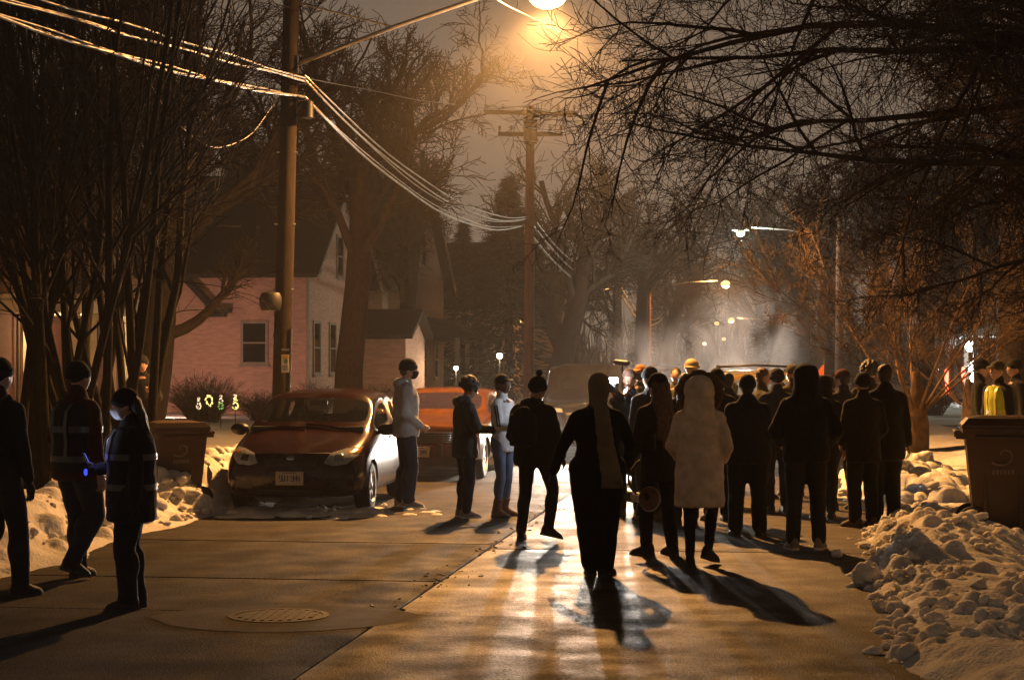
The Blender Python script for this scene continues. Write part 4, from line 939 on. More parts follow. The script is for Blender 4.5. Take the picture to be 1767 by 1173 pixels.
def glass_mat(name, tint, alpha):
    m = mat(name, tint, 0.04, spec=.6); nn = m.node_tree.nodes; ll = m.node_tree.links
    if nn.get('mixg'): return m
    tr = nn.new('ShaderNodeBsdfTransparent'); tr.inputs[0].default_value = (.95, .97, .95, 1); mx = nn.new('ShaderNodeMixShader'); mx.name = 'mixg'; mx.inputs[0].default_value = alpha
    ll.new(tr.outputs[0], mx.inputs[1]); ll.new(nn['Principled BSDF'].outputs[0], mx.inputs[2]); ll.new(mx.outputs[0], nn['Material Output'].inputs['Surface']); return m
GLZ = glass_mat('car_glass', (0.03, 0.035, 0.035), 0.24)
def paint(name, c, rough=.28): return mat(name, c, .16, var=.22, scale=5, spec=.35, bump=.02, bscale=14)

def car_body(st, glass, wells, levels=2, bulge=(0.07, 0.05)):
    """st: stations from nose to tail, each 7 (x, y, z) from the sill to the roof centre; returns closed mesh with glass groups as material indices"""
    bm = bmesh.new(); K = len(st); Lr = [[None] * 7 for _ in range(K)]; Rr = [[None] * 7 for _ in range(K)]
    for k in range(K):
        for j in range(7):
            x, y, z = st[k][j]
            Rr[k][j] = bm.verts.new((x, y, z)); Lr[k][j] = Rr[k][j] if j == 6 else bm.verts.new((-x, y, z))
    tagl = bm.faces.layers.int.new('grp'); side = []
    gl = {}
    for gi, cells in enumerate(glass, 1):
        for c in cells: gl[c] = gi
    groups = {}
    for k in range(K - 1):
        for j in range(6):
            for s, Q in ((0, Rr), (1, Lr)):
                f = bm.faces.new((Q[k][j], Q[k][j + 1], Q[k + 1][j + 1], Q[k + 1][j]) if s == 0 else (Q[k][j], Q[k + 1][j], Q[k + 1][j + 1], Q[k][j + 1]))
                if (k, j) in gl:
                    key = (gl[(k, j)], 2 if j >= 4 else s); groups.setdefault(key, []).append(f)
    for k, b_ in ((0, bulge[0]), (K - 1, -bulge[1])):
        C = [bm.verts.new((0, st[k][j][1] + b_, st[k][j][2])) for j in range(6)] + [Rr[k][6]]
        for j in range(6):
            if j == 5:
                bm.faces.new((Rr[k][5], C[5], C[6])); bm.faces.new((C[5], Lr[k][5], C[6]))
            else:
                bm.faces.new((Rr[k][j], C[j], C[j + 1], Rr[k][j + 1])); bm.faces.new((C[j], Lr[k][j], Lr[k][j + 1], C[j + 1]))
        side.append(C[0])
    mid = []
    for k in range(K - 1):
        pass
    for k in range(K - 1):
        c0 = side[0] if k == 0 else mid[-1]
        c1 = side[1] if k == K - 2 else bm.verts.new((0, st[k + 1][0][1], st[k + 1][0][2]))
        mid.append(c1)
        bm.faces.new((Rr[k][0], Rr[k + 1][0], c1, c0)); bm.faces.new((c0, c1, Lr[k + 1][0], Lr[k][0]))
    names = sorted(groups)
    for i, key in enumerate(names, 1):
        r = bmesh.ops.inset_region(bm, faces=groups[key], thickness=0.03 if key[1] != 2 else .03, depth=-0.004)
        for f in groups[key]: f.material_index = i
    bmesh.ops.recalc_face_normals(bm, faces=bm.faces)
    me = bpy.data.meshes.new('car_tmp'); bm.to_mesh(me); bm.free()
    for i in range(len(names) + 2): me.materials.append(None)
    o = bpy.data.objects.new('car_tmp', me); COL.objects.link(o)
    s = o.modifiers.new('s', 'SUBSURF'); s.levels = levels; s.render_levels = levels
    cyl = MB()
    for (y, z, r, w) in wells:
        for sx in (-1, 1):
            n = 28; x0, x1 = (w - .26, w + .3) if sx > 0 else (-w - .3, -w + .26)
            cyl.prism([(y + r * cos(2 * pi * q / n), z + r * sin(2 * pi * q / n)) for q in range(n)], x0, x1, 'x')
    cm = cyl.mesh('cut'); fixn(cm); co = bpy.data.objects.new('cut', cm); COL.objects.link(co)
    bo = o.modifiers.new('b', 'BOOLEAN'); bo.object = co; bo.operation = 'DIFFERENCE'; bo.solver = 'EXACT'
    dg = bpy.context.evaluated_depsgraph_get(); r = bpy.data.meshes.new_from_object(o.evaluated_get(dg), depsgraph=dg)
    for q in (o, co): bpy.data.objects.remove(q)
    return r, names
def split_body(r, names, t, paintm, glassnames, gm):
    v, f = arrays(r); mi = [p.material_index for p in r.polygons]
    bvh = BVHTree.FromPolygons([tuple(x) for x in v], f)
    def sub(sel, name, m):
        ids = sorted({i for q in sel for i in f[q]}); mp = {a: b for b, a in enumerate(ids)}
        me = mesh_from(name, v[ids], polys=[tuple(mp[i] for i in f[q]) for q in sel], smooth=True)
        try: me.set_sharp_from_angle(angle=R(38))
        except Exception: pass
        return obj(name, me, m, t)
    body = sub([q for q in range(len(f)) if not (1 <= mi[q] <= len(names))], 'body', paintm)
    for i, key in enumerate(names, 1):
        sel = [q for q in range(len(f)) if mi[q] == i]
        if sel: sub(sel, glassnames.get(key[0], 'window'), gm)
    return bvh, body
def patch(bvh, name, m, parent, poly, view='front', off=.006, rise=.0, dens=3, c0=None):
    """polygon laid on the body; view front/rear: (x, z), side: (y, z) seen from +x (right) or -x (left)"""
    pts = []
    for i in range(len(poly)):
        a = Vector(poly[i]); b_ = Vector(poly[(i + 1) % len(poly)])
        for k in range(dens): pts.append(a.lerp(b_, k / dens))
    cen = sum(pts, Vector((0, 0))) / len(pts); rings = []
    for s, e in ((1.0, 0.0), (.93, 1.0), (.6, 1.0), (.3, 1.0), (.01, 1.0)):
        ring = []
        for p in pts:
            q = cen + (p - cen) * s
            if view == 'front': org, d = Vector((q.x, 4, q.y)), Vector((0, -1, 0))
            elif view == 'rear': org, d = Vector((q.x, -4, q.y)), Vector((0, 1, 0))
            elif view == 'right': org, d = Vector((3, q.x, q.y)), Vector((-1, 0, 0))
            elif view == 'left': org, d = Vector((-3, q.x, q.y)), Vector((1, 0, 0))
            else: org, d = Vector((q.x, q.y, 4)), Vector((0, 0, -1))
            h = bvh.ray_cast(org, d)
            if h[0] is None: hit = org + d * 3.0
            else: hit = h[0]
            hit = hit - d * (off + rise * e * (1 - s * s * .5) if e else -.004)
            ring.append(hit)
        rings.append(ring)
    g = MB(); g.loft(rings, cap=False); g.F.append(tuple(range(g.n - len(pts), g.n))); g.M.append(0)
    return g.build(name, m, parent, auto=50)
def wheel(t, x, y, r, w, spokes=5, rimm=ALLOY, steer=0.0):
    s = 1 if x > 0 else -1
    g = MB(); n = 28
    prof = [(r * .66, -w / 2), (r * .90, -w / 2), (r * .985, -w * .38), (r, -w * .2), (r, w * .2), (r * .985, w * .38), (r * .90, w / 2), (r * .66, w / 2)]
    rings = [[(q[1], q[0] * cos(2 * pi * k / n), q[0] * sin(2 * pi * k / n)) for k in range(n)] for q in prof]
    g.loft(rings, cap=False); wh = g.build('wheel', RUB, t, auto=40); wh.location = (x, y, r); wh.rotation_euler = (0, 0, steer)
    g = MB(); prof = [(r * .67, -w / 2), (r * .67, w * .46), (r * .63, w * .5), (r * .60, w * .38), (r * .60, -w * .2), (.02, -w * .2)]
    rings = [[(s * q[1], q[0] * cos(2 * pi * k / n), q[0] * sin(2 * pi * k / n)) for k in range(n)] for q in prof]
    g.loft(rings, cap=False)
    for k in range(spokes):
        an = 2 * pi * k / spokes + .3; g.box((s * w * .32, .36 * r * cos(an), .36 * r * sin(an)), (.03, r * .6, r * .17), 0, an, 0)
    g.ell((s * w * .34, 0, 0), (.03, r * .17, r * .17)); g.build('rim', rimm, wh, auto=40)
    return wh
def seat(t, x, y, z=.42, hr=1.06):
    g = MB(); g.box((x, y, z), (.46, .48, .16)); g.box((x, y - .24, z + .32), (.46, .13, .58), 0, R(-12)); g.ell((x, y - .33, hr), (.13, .06, .10)); g.tube([(x, y - .3, hr - .2), (x, y - .32, hr)], .02, 6)
    g.build('seat', CABIN, t)
def mirror(t, x, y, z, m):
    s = 1 if x > 0 else -1; g = MB(); g.ell((x + s * .07, y, z), (.115, .075, .075), 14, 9); g.tube([(x - s * .06, y + .02, z - .05), (x + s * .02, y, z - .01)], .03, 6); w_ = g.build('door_mirror', m, t, smooth=True)
def plate(t, y, z, w=.305, h=.152, face=1, m=PLATE, text='4KS 129'):
    g = MB(); g.box((0, y, z), (w, .012, h)); p = g.build('license_plate', m, t)
    rr = random.Random(len(text)); g = MB(); x = -w * .36
    for ch in text:
        if ch != ' ':
            g.box((x, y + face * .009, z), (.012, .006, .07))
            if ch in '4KSR29B': g.box((x + .016, y + face * .009, z + rr.choice((-.028, 0, .028))), (.022, .006, .012)); g.box((x + .026, y + face * .009, z + rr.uniform(-.02, .02)), (.010, .006, .04))
        x += w * .105
    g.build('characters', PLTX, p); g = MB(); g.box((0, y + face * .008, z + h * .42), (w * .5, .004, h * .06)); g.build('band', PLTX, p)
    return p
def word_on(t, name, text, size, loc, rot, m, align='CENTER'):
    cu = bpy.data.curves.new('lettering', 'FONT'); cu.body = text; cu.size = size; cu.extrude = .002; cu.align_x = align; cu.resolution_u = 2
    o = bpy.data.objects.new('tmp', cu); COL.objects.link(o); dg = bpy.context.evaluated_depsgraph_get(); me = bpy.data.meshes.new_from_object(o.evaluated_get(dg), depsgraph=dg)
    bpy.data.objects.remove(o); me.materials.clear(); q = obj(name, me, m, t); q.location = loc; q.rotation_euler = rot; return q

# ---- red hatchback
def hatchback():
    Yf = gy(885); cpos = Vector((gx(512, Yf), Yf, 0)); yaw = pi - R(5.1)
    fwd = Vector((-sin(yaw), cos(yaw), 0))
    org = cpos - fwd * 1.62
    t = thing('red_hatchback', 'dark red compact hatchback parked at the left kerb facing the camera', 'car', (org.x, org.y, 0), yaw)
    st = [
        [(.58, 1.90, .20), (.68, 1.95, .27), (.71, 1.97, .46), (.67, 1.93, .64), (.50, 1.90, .72), (.26, 1.915, .735), (0, 1.93, .74)],
        [(.72, 1.72, .18), (.80, 1.76, .27), (.825, 1.77, .48), (.79, 1.66, .74), (.60, 1.60, .83), (.32, 1.60, .86), (0, 1.62, .87)],
        [(.75, 1.25, .17), (.84, 1.25, .27), (.85, 1.25, .54), (.825, 1.15, .88), (.66, 1.08, .955), (.36, 1.06, .985), (0, 1.06, .995)],
        [(.75, .80, .17), (.835, .80, .27), (.845, .80, .56), (.815, .74, .93), (.745, .84, 1.015), (.44, 1.00, 1.03), (0, 1.04, 1.035)],
        [(.75, .12, .17), (.835, .12, .27), (.845, .12, .57), (.805, .12, .96), (.675, .10, 1.425), (.43, .17, 1.495), (0, .21, 1.50)],
        [(.75, -.50, .17), (.835, -.50, .27), (.845, -.50, .58), (.805, -.50, .98), (.67, -.50, 1.47), (.43, -.50, 1.54), (0, -.50, 1.545)],
        [(.75, -1.20, .17), (.835, -1.20, .27), (.845, -1.20, .60), (.80, -1.20, 1.01), (.65, -1.15, 1.46), (.42, -1.15, 1.53), (0, -1.15, 1.535)],
        [(.73, -1.62, .20), (.82, -1.62, .30), (.83, -1.62, .62), (.78, -1.64, 1.03), (.63, -1.55, 1.41), (.41, -1.58, 1.47), (0, -1.60, 1.47)],
        [(.68, -1.85, .24), (.77, -1.88, .34), (.78, -1.90, .62), (.72, -1.88, 1.00), (.60, -1.84, 1.05), (.34, -1.88, 1.06), (0, -1.90, 1.06)]]
    lo = lambda z: z if z < .6 else .6 + (z - .6) * .885
    st = [[(x, y, lo(z)) for x, y, z in s_] for s_ in st]
    r, names = car_body(st, [[(3, 4), (3, 5)], [(3, 3), (4, 3)], [(5, 3)], [(7, 4), (7, 5)], [(6, 3)]], [(1.19, .29, .335, .80), (-1.18, .29, .335, .80)], 3)
    RED = paint('maroon_paint', (0.020, 0.0055, 0.0045), .30)
    bvh, body = split_body(r, names, t, RED, {1: 'windshield', 2: 'front_window', 3: 'rear_side_window', 4: 'rear_window', 5: 'quarter_window'}, GLZ)
    for s in (-1, 1):
        w_ = 'right' if s > 0 else 'left'
        hl_ = patch(bvh, 'headlight', CLEAR, t, [(s * .38, .60), (s * .44, .715), (s * .60, .765), (s * .765, .785), (s * .745, .68), (s * .64, .585), (s * .48, .57)], 'front', .004, .012)
        patch(bvh, 'turn_signal', AMBER, hl_, [(s * .62, .735), (s * .755, .765), (s * .75, .715), (s * .66, .705)], 'front', .022, .004)
        patch(bvh, 'reflector', CHROME, hl_, [(s * .50, .62), (s * .50, .70), (s * .59, .71), (s * .61, .63)], 'front', .020, .004)
        patch(bvh, 'fog_recess', BLKP, t, [(s * .45, .30), (s * .45, .40), (s * .64, .41), (s * .66, .31)], 'front', .004, .002)
        for y0 in (-.48, .62): patch(bvh, 'door_seam', BLKP, body, [(y0, .30), (y0 + .008, .30), (y0 + .008, .93), (y0, .93)], w_, .001, .001)
        for y0 in (-.30, -1.02): patch(bvh, 'door_handle', RED, t, [(y0, .80), (y0 + .17, .81), (y0 + .17, .845), (y0, .835)], w_, .012, .012)
        patch(bvh, 'side_skirt', BLKP, body, [(-.80, .205), (.82, .205), (.82, .245), (-.80, .245)], w_, .002, .002)
        mirror(t, s * .84, .66, .95, BLKP)
        patch(bvh, 'tail_light', REDLN, t, [(s * .52, .75), (s * .70, .75), (s * .69, .98), (s * .56, .98)], 'rear', .006, .008)
    patch(bvh, 'grille', BLKP, t, [(-.30, .565), (-.33, .655), (.33, .655), (.30, .565)], 'front', .003, .002)
    for k in range(3):
        patch(bvh, 'grille_bar', DARKM, t, [(-.29, .578 + k * .026), (-.29, .588 + k * .026), (.29, .588 + k * .026), (.29, .578 + k * .026)], 'front', .010, .003)
    em = patch(bvh, 'emblem', CHROME, t, [(-.055, .66), (-.03, .685), (.03, .685), (.055, .66), (.03, .635), (-.03, .635)], 'front', .006, .006)
    patch(bvh, 'lower_intake', BLKP, t, [(-.40, .235), (-.38, .30), (.38, .30), (.40, .235)], 'front', .003, .002)
    patch(bvh, 'bumper_seam', BLKP, body, [(-.66, .548), (-.66, .555), (.66, .555), (.66, .548)], 'front', .002, .001)
    patch(bvh, 'hood_seam', BLKP, body, [(-.46, .712), (-.46, .720), (.46, .720), (.46, .712)], 'front', .002, .001)
    h = bvh.ray_cast(Vector((0, 4, .43)), Vector((0, -1, 0)))[0]; plate(t, h.y + .012, .43, .32, .155)
    for s in (-1, 1):
        wheel(t, s * .735, 1.19, .292, .185); wheel(t, s * .735, -1.18, .292, .185)
    g = MB(); g.box((0, -.2, .24), (1.36, 2.9, .10)); g.box((0, .80, .66), (1.36, .40, .66)); g.box((0, -1.55, .5), (1.3, .3, .5)); g.build('cabin_floor', CABIN, t)
    for x in (-.36, .36): seat(t, x, .05, .42, 1.08); seat(t, x, -.85, .44, 1.04)
    g = MB(); n = 20; g.tube([(.36 + .17 * cos(2 * pi * k / n), .50 - .06 * sin(2 * pi * k / n), .92 + .16 * sin(2 * pi * k / n)) for k in range(n + 1)], .014, 6, False); g.build('steering_wheel', BLKP, t)
    g = MB(); g.box((0, .30, 1.26), (.22, .03, .065)); g.tube([(0, .30, 1.26), (0, .28, 1.35)], .01, 5); g.build('rear_view_mirror', BLKP, t)
    for x0, x1 in ((-.52, .02), (.02, .55)):
        g = MB(); a_ = bvh.ray_cast(Vector((x0, 1.05, 3)), Vector((0, 0, -1)))[0]; b_ = bvh.ray_cast(Vector((x1, .99, 3)), Vector((0, 0, -1)))[0]
        g.tube([a_ + Vector((0, .0, .02)), (a_ + b_) / 2 + Vector((0, 0, .03)), b_ + Vector((0, 0, .02))], .010, 5); g.build('wiper', BLKP, t)
    return t
hatchback()

# ---- boxy orange red sedan behind it
def sedan():
    Yf = 27.0; yaw = pi + RZ
    fwd = Vector((-sin(yaw), cos(yaw), 0)); org = Vector((gx(727, Yf), Yf, 0)) - fwd * 2.15
    t = thing('boxy_sedan', 'boxy orange red older sedan parked behind the man in grey', 'car', (org.x, org.y, 0), yaw)
    st = [
        [(.80, 2.18, .30), (.84, 2.20, .36), (.85, 2.20, .52), (.85, 2.18, .78), (.80, 2.16, .82), (.4, 2.16, .83), (0, 2.16, .83)],
        [(.82, 1.95, .26), (.87, 1.95, .34), (.88, 1.95, .55), (.87, 1.92, .84), (.80, 1.90, .88), (.4, 1.9, .90), (0, 1.9, .90)],
        [(.82, 1.4, .24), (.88, 1.4, .32), (.89, 1.4, .56), (.88, 1.4, .88), (.80, 1.38, .92), (.4, 1.38, .945), (0, 1.38, .95)],
        [(.82, .78, .24), (.88, .78, .32), (.89, .78, .56), (.87, .76, .93), (.76, .80, .97), (.4, .86, .985), (0, .88, .99)],
        [(.82, .15, .24), (.88, .15, .32), (.89, .15, .56), (.86, .15, .94), (.68, .12, 1.325), (.42, .18, 1.36), (0, .2, 1.365)],
        [(.82, -.5, .24), (.88, -.5, .32), (.89, -.5, .56), (.86, -.5, .95), (.69, -.5, 1.35), (.42, -.5, 1.385), (0, -.5, 1.39)],
        [(.82, -1.1, .24), (.88, -1.1, .32), (.89, -1.1, .56), (.86, -1.15, .95), (.68, -1.08, 1.325), (.42, -1.1, 1.36), (0, -1.1, 1.37)],
        [(.82, -1.6, .24), (.88, -1.6, .32), (.89, -1.6, .56), (.86, -1.5, .94), (.72, -1.52, .98), (.4, -1.56, .99), (0, -1.57, .99)],
        [(.80, -2.2, .30), (.85, -2.2, .36), (.86, -2.2, .56), (.84, -2.2, .88), (.78, -2.18, .92), (.4, -2.18, .93), (0, -2.18, .93)]]
    r, names = car_body(st, [[(3, 4), (3, 5)], [(3, 3), (4, 3)], [(5, 3)], [(6, 4), (6, 5)]], [(1.38, .30, .36, .80), (-1.38, .30, .36, .80)], 2, (.02, .02))
    ORG = paint('orange_red_paint', (0.075, 0.030, 0.012), .34)
    bvh, body = split_body(r, names, t, ORG, {1: 'windshield', 2: 'front_window', 3: 'rear_side_window', 4: 'rear_window'}, glass_mat('sedan_glass', (0.03, 0.025, 0.05), 0.72))
    patch(bvh, 'grille', BLKP, t, [(-.50, .57), (-.50, .74), (.50, .74), (.50, .57)], 'front', .004, .002)
    for k in range(5): patch(bvh, 'grille_bar', CHROME, t, [(-.49, .585 + k * .033), (-.49, .592 + k * .033), (.49, .592 + k * .033), (.49, .585 + k * .033)], 'front', .012, .004)
    for s in (-1, 1):
        patch(bvh, 'headlight', CLEAR, t, [(s * .53, .58), (s * .53, .74), (s * .69, .74), (s * .69, .58)], 'front', .008, .014)
        patch(bvh, 'turn_signal', AMBER, t, [(s * .71, .58), (s * .71, .74), (s * .80, .735), (s * .80, .585)], 'front', .008, .008)
        patch(bvh, 'headlight_frame', CHROME, t, [(s * .515, .565), (s * .515, .585), (s * .81, .585), (s * .81, .565)], 'front', .010, .004)
        mirror(t, s * .90, .62, .98, ORG); wheel(t, s * .76, 1.38, .315, .19, 8, STEEL); wheel(t, s * .76, -1.38, .315, .19, 8, STEEL)
        patch(bvh, 'door_handle', CHROME, t, [(-.32, .80), (-.15, .80), (-.15, .83), (-.32, .83)], 'right' if s > 0 else 'left', .01, .01)
    g = MB(); g.box((0, 2.26, .46), (1.74, .14, .17)); b_ = g.build('bumper', CHROME, t)
    for s in (-1, 1):
        g = MB(); g.box((s * .32, 2.34, .46), (.06, .05, .20)); g.build('bumper_guard', BLKP, b_)
    g = MB(); g.box((0, 2.15, .29), (1.5, .10, .14)); g.build('valance', BLKP, t)
    plate(t, 2.345, .44, .305, .152, text='29B KR4')
    g = MB(); g.box((0, -.3, .34), (1.5, 3.2, .12)); g.box((0, .78, .68), (1.5, .3, .56)); g.build('cabin_floor', CABIN, t)
    for x in (-.38, .38): seat(t, x, .0, .50, 1.08)
    g = MB(); g.box((0, -1.0, .74), (1.3, .14, .50)); g.build('rear_seat', CABIN, t)
sedan()

# ---- SUVs
def suv(name, label, org, yaw, col, headlamps=False, rack=False, glassm=GLZ, hs=1.0):
    t = thing(name, label, 'car', (org.x, org.y, 0), yaw)
    st = [
        [(.72, 2.25, .30), (.82, 2.30, .38), (.86, 2.31, .60), (.84, 2.26, .96), (.72, 2.22, 1.04), (.4, 2.24, 1.06), (0, 2.25, 1.065)],
        [(.80, 2.00, .27), (.90, 2.02, .36), (.93, 2.02, .62), (.91, 1.95, 1.03), (.76, 1.92, 1.11), (.4, 1.92, 1.14), (0, 1.92, 1.145)],
        [(.82, 1.4, .26), (.92, 1.4, .35), (.945, 1.4, .64), (.925, 1.38, 1.08), (.78, 1.3, 1.16), (.42, 1.28, 1.19), (0, 1.28, 1.20)],
        [(.82, .85, .26), (.92, .85, .35), (.945, .85, .66), (.915, .82, 1.12), (.80, .90, 1.20), (.44, 1.0, 1.225), (0, 1.03, 1.23)],
        [(.82, .25, .26), (.92, .25, .35), (.945, .25, .66), (.905, .25, 1.14), (.76, .22, 1.69), (.48, .28, 1.75), (0, .31, 1.76)],
        [(.82, -.55, .26), (.92, -.55, .35), (.945, -.55, .66), (.905, -.55, 1.15), (.77, -.55, 1.735), (.48, -.55, 1.79), (0, -.55, 1.80)],
        [(.82, -1.35, .26), (.92, -1.35, .35), (.945, -1.35, .66), (.90, -1.35, 1.16), (.76, -1.35, 1.725), (.48, -1.35, 1.78), (0, -1.35, 1.79)],
        [(.80, -2.0, .30), (.90, -2.0, .38), (.92, -2.0, .68), (.87, -2.02, 1.16), (.73, -1.95, 1.66), (.46, -2.0, 1.71), (0, -2.02, 1.72)],
        [(.74, -2.25, .36), (.85, -2.28, .42), (.88, -2.30, .68), (.83, -2.27, 1.10), (.70, -2.24, 1.14), (.4, -2.26, 1.15), (0, -2.27, 1.15)]]
    st = [[(x, y, z * (1 if z < .7 else 1) * hs) for x, y, z in s_] for s_ in st]
    r, names = car_body(st, [[(3, 4), (3, 5)], [(3, 3), (4, 3)], [(5, 3)], [(6, 3)], [(7, 4), (7, 5)]], [(1.40, .36, .42, .86), (-1.40, .36, .42, .86)], 2)
    bvh, body = split_body(r, names, t, col, {1: 'windshield', 2: 'front_window', 3: 'rear_side_window', 4: 'quarter_window', 5: 'rear_window'}, glassm)
    patch(bvh, 'grille', BLKP, t, [(-.44, .66), (-.48, .90), (.48, .90), (.44, .66)], 'front', .004, .003)
    for k in range(4): patch(bvh, 'grille_bar', CHROME, t, [(-.43, .69 + k * .05), (-.43, .705 + k * .05), (.43, .705 + k * .05), (.43, .69 + k * .05)], 'front', .012, .004)
    for s in (-1, 1):
        patch(bvh, 'upper_lamp', CLEAR, t, [(s * .50, .90), (s * .52, .97), (s * .80, .985), (s * .82, .91)], 'front', .006, .01)
        if headlamps:
            patch(bvh, 'headlight', mat('headlight_lit', (1, 1, 1), .3, emit=(1, .90, .74), estr=90), t, [(s * .67 + .085 * cos(2 * pi * k / 12), .64 + .075 * sin(2 * pi * k / 12)) for k in range(12)], 'front', .006, .015, 1)
        else: patch(bvh, 'headlight', CLEAR, t, [(s * .67 + .085 * cos(2 * pi * k / 12), .64 + .075 * sin(2 * pi * k / 12)) for k in range(12)], 'front', .006, .015, 1)
        patch(bvh, 'tail_light', REDLN, t, [(s * .70, .80), (s * .86, .80), (s * .83, 1.08), (s * .72, 1.08)], 'rear', .006, .01)
        mirror(t, s * .97, .78, 1.2 * hs, BLKP); wheel(t, s * .82, 1.40, .36, .22); wheel(t, s * .82, -1.40, .36, .22)
        for y0 in (-.30, -1.12): patch(bvh, 'door_handle', BLKP, t, [(y0, .98), (y0 + .18, .985), (y0 + .18, 1.02), (y0, 1.015)], 'right' if s > 0 else 'left', .012, .012)
    g = MB(); g.box((0, 2.33, .46), (1.5, .12, .20)); g.build('front_bumper', BLKP, t); g = MB(); g.box((0, -2.32, .50), (1.6, .14, .24)); g.build('rear_bumper', mat('grey_bumper', (.10, .10, .11), .4, var=.1, scale=6), t)
    plate(t, 2.40, .47); plate(t, -2.40, .52, face=-1, text='4BS 29R')
    g = MB(); g.box((0, -.3, .40), (1.6, 3.6, .14)); g.box((0, .86, .84), (1.6, .3, .7)); g.build('cabin_floor', CABIN, t)
    for x in (-.4, .4): seat(t, x, .1, .62, 1.36); seat(t, x, -.9, .64, 1.32)
    if rack:
        for s in (-1, 1):
            g = MB(); g.tube([(s * .60, .05, 1.74 * hs), (s * .60, -.1, 1.85 * hs), (s * .60, -1.5, 1.85 * hs), (s * .60, -1.7, 1.74 * hs)], .022, 7); g.build('roof_rail', BLKP, t, smooth=True)
        for yy in (-.25, -.85, -1.45):
            g = MB(); g.tube([(-.60, yy, 1.84 * hs), (0, yy, 1.87 * hs), (.60, yy, 1.84 * hs)], .018, 7); g.build('cross_bar', BLKP, t, smooth=True)
    return t
yaw = pi + R(-2); fwd = Vector((-sin(yaw), cos(yaw), 0)); SUVP = Vector((gx(1020, 32.0), 32.0, 0))
suv('dark_suv', 'dark sport utility vehicle with low headlights on behind the crowd', SUVP - fwd * 2.35, yaw, mat('charcoal_paint', (0.012, 0.0115, 0.012), .14, var=.15, scale=3, spec=.3), True, False, glass_mat('suv_glass', (0.02, 0.02, 0.022), 0.6))
for s in (-1, 1):
    p = SUVP + Vector((s * .67, -.16, .63)); o = lamp('headlight_beam', 'SPOT', p, 2500, HEADW, .07, spot_size=R(78), spot_blend=.6); o.rotation_euler = (R(74), 0, pi + R(2))
yw2 = pi + R(3); fw2 = Vector((-sin(yw2), cos(yw2), 0)); C2 = Vector((gx(1186, 43.0), 43.0, 0))
suv('silver_suv', 'pale vehicle with white headlights on, almost hidden behind the hard hat and beanie', C2 - fw2 * 2.35, yw2, paint('silver_paint', (0.20, 0.20, 0.21), .3), True, False, glass_mat('suv_glass', (0.02, 0.02, 0.022), 0.6))
for s in (-1, 1):
    p = C2 + Vector((s * .67, -.16, .63)); o = lamp('headlight_beam', 'SPOT', p, 2800, (1.0, .93, .84), .07, spot_size=R(95), spot_blend=.9); o.rotation_euler = (R(80), 0, pi - R(3))
OLV = paint('olive_gold_paint', (0.12, 0.085, 0.03), .3)
OLP = Vector((gx(1302, 28.2), 28.2, 0)); yo = RZ; fo = Vector((-sin(yo), cos(yo), 0))
suv('olive_suv', 'olive gold car with roof rack parked on the right, behind the crowd', OLP + fo * 2.3, yo, OLV, False, True, GLZ, .93)
# ------------------------------------------------------------------ people
def V3(*a): return np.array(a, float)
def cloth(name, c, rough=.85, var=.18, bump=.35, bscale=90, **k): return mat(name, c, rough, var=var, scale=7, bump=bump, bscale=bscale, sheen=.06, spec=.15, **k)
SKIN = {'light': mat('skin_light', (0.42, 0.24, 0.16), .5, var=.06, scale=12), 'dark': mat('skin_dark', (0.095, 0.048, 0.030), .42, var=.08, scale=12), 'mid': mat('skin_mid', (0.26, 0.14, 0.085), .48, var=.06, scale=12)}
EYEW = mat('eye_white', (0.6, 0.58, 0.55), .2); IRIS = mat('iris', (0.02, 0.013, 0.01), .15); LIP = mat('lips', (0.17, 0.075, 0.055), .45, var=.05)
GLOVE = cloth('glove', (0.02, 0.02, 0.022)); SHOEB = cloth('shoe_black', (0.018, 0.017, 0.017), .55); SOLE = cloth('sole', (0.05, 0.048, 0.045), .7); SOLEW = cloth('sole_white', (0.55, 0.53, 0.5), .7)
SHOEBR = cloth('shoe_brown', (0.16, 0.085, 0.045), .65); SHOEG = cloth('shoe_grey', (0.22, 0.19, 0.16), .7)
BLACKC = cloth('black_cloth', (0.010, 0.0098, 0.010)); NAVY = cloth('navy_cloth', (0.012, 0.013, 0.020)); DENIM = cloth('denim', (0.022, 0.026, 0.042)); DENIML = cloth('denim_light', (0.11, 0.15, 0.24)); CHARC = cloth('charcoal_cloth', (0.018, 0.0175, 0.018))
GREYJ = cloth('grey_jacket', (0.34, 0.345, 0.35)); WHITEP = cloth('cream_parka', (0.70, 0.56, 0.40), bump=.25, bscale=40); FUR = cloth('fur', (0.16, 0.095, 0.05), .95, bump=1.0, bscale=120)
CREAMK = cloth('cream_knit', (0.24, 0.18, 0.115), .95, bump=.9, bscale=140); DGREEN = cloth('dark_green_coat', (0.026, 0.034, 0.030), .6); WHITEJ = cloth('white_jacket', (0.55, 0.55, 0.57)); ORANGEJ = cloth('rust_jacket', (0.05, 0.013, 0.008))
MAROON = cloth('maroon_cloth', (0.10, 0.014, 0.014)); OLIVE = cloth('olive_cloth', (0.055, 0.050, 0.025)); HAIRB = mat('hair_black', (0.012, 0.010, 0.009), .55, var=.3, scale=30, bump=.8, bscale=60); HAIRBR = mat('hair_brown', (0.06, 0.032, 0.018), .5, var=.4, scale=30, bump=.8, bscale=60)
MASKB = cloth('mask_black', (0.014, 0.014, 0.015)); MASKW = cloth('mask_white', (0.60, 0.62, 0.66)); HIVIS = cloth('hi_vis_yellow', (0.50, 0.55, 0.03), .7); REFL = mat('reflective_tape', (0.05, 0.05, 0.052), .35, var=.1, scale=20); PURPLE = cloth('purple_hoodie', (0.035, 0.018, 0.045))
PHONE = mat('phone_case', (0.012, 0.012, 0.014), .25, var=.05); SCREEN = mat('phone_screen', (.2, .25, .6), .2, emit=(.35, .45, 1.0), estr=.25)

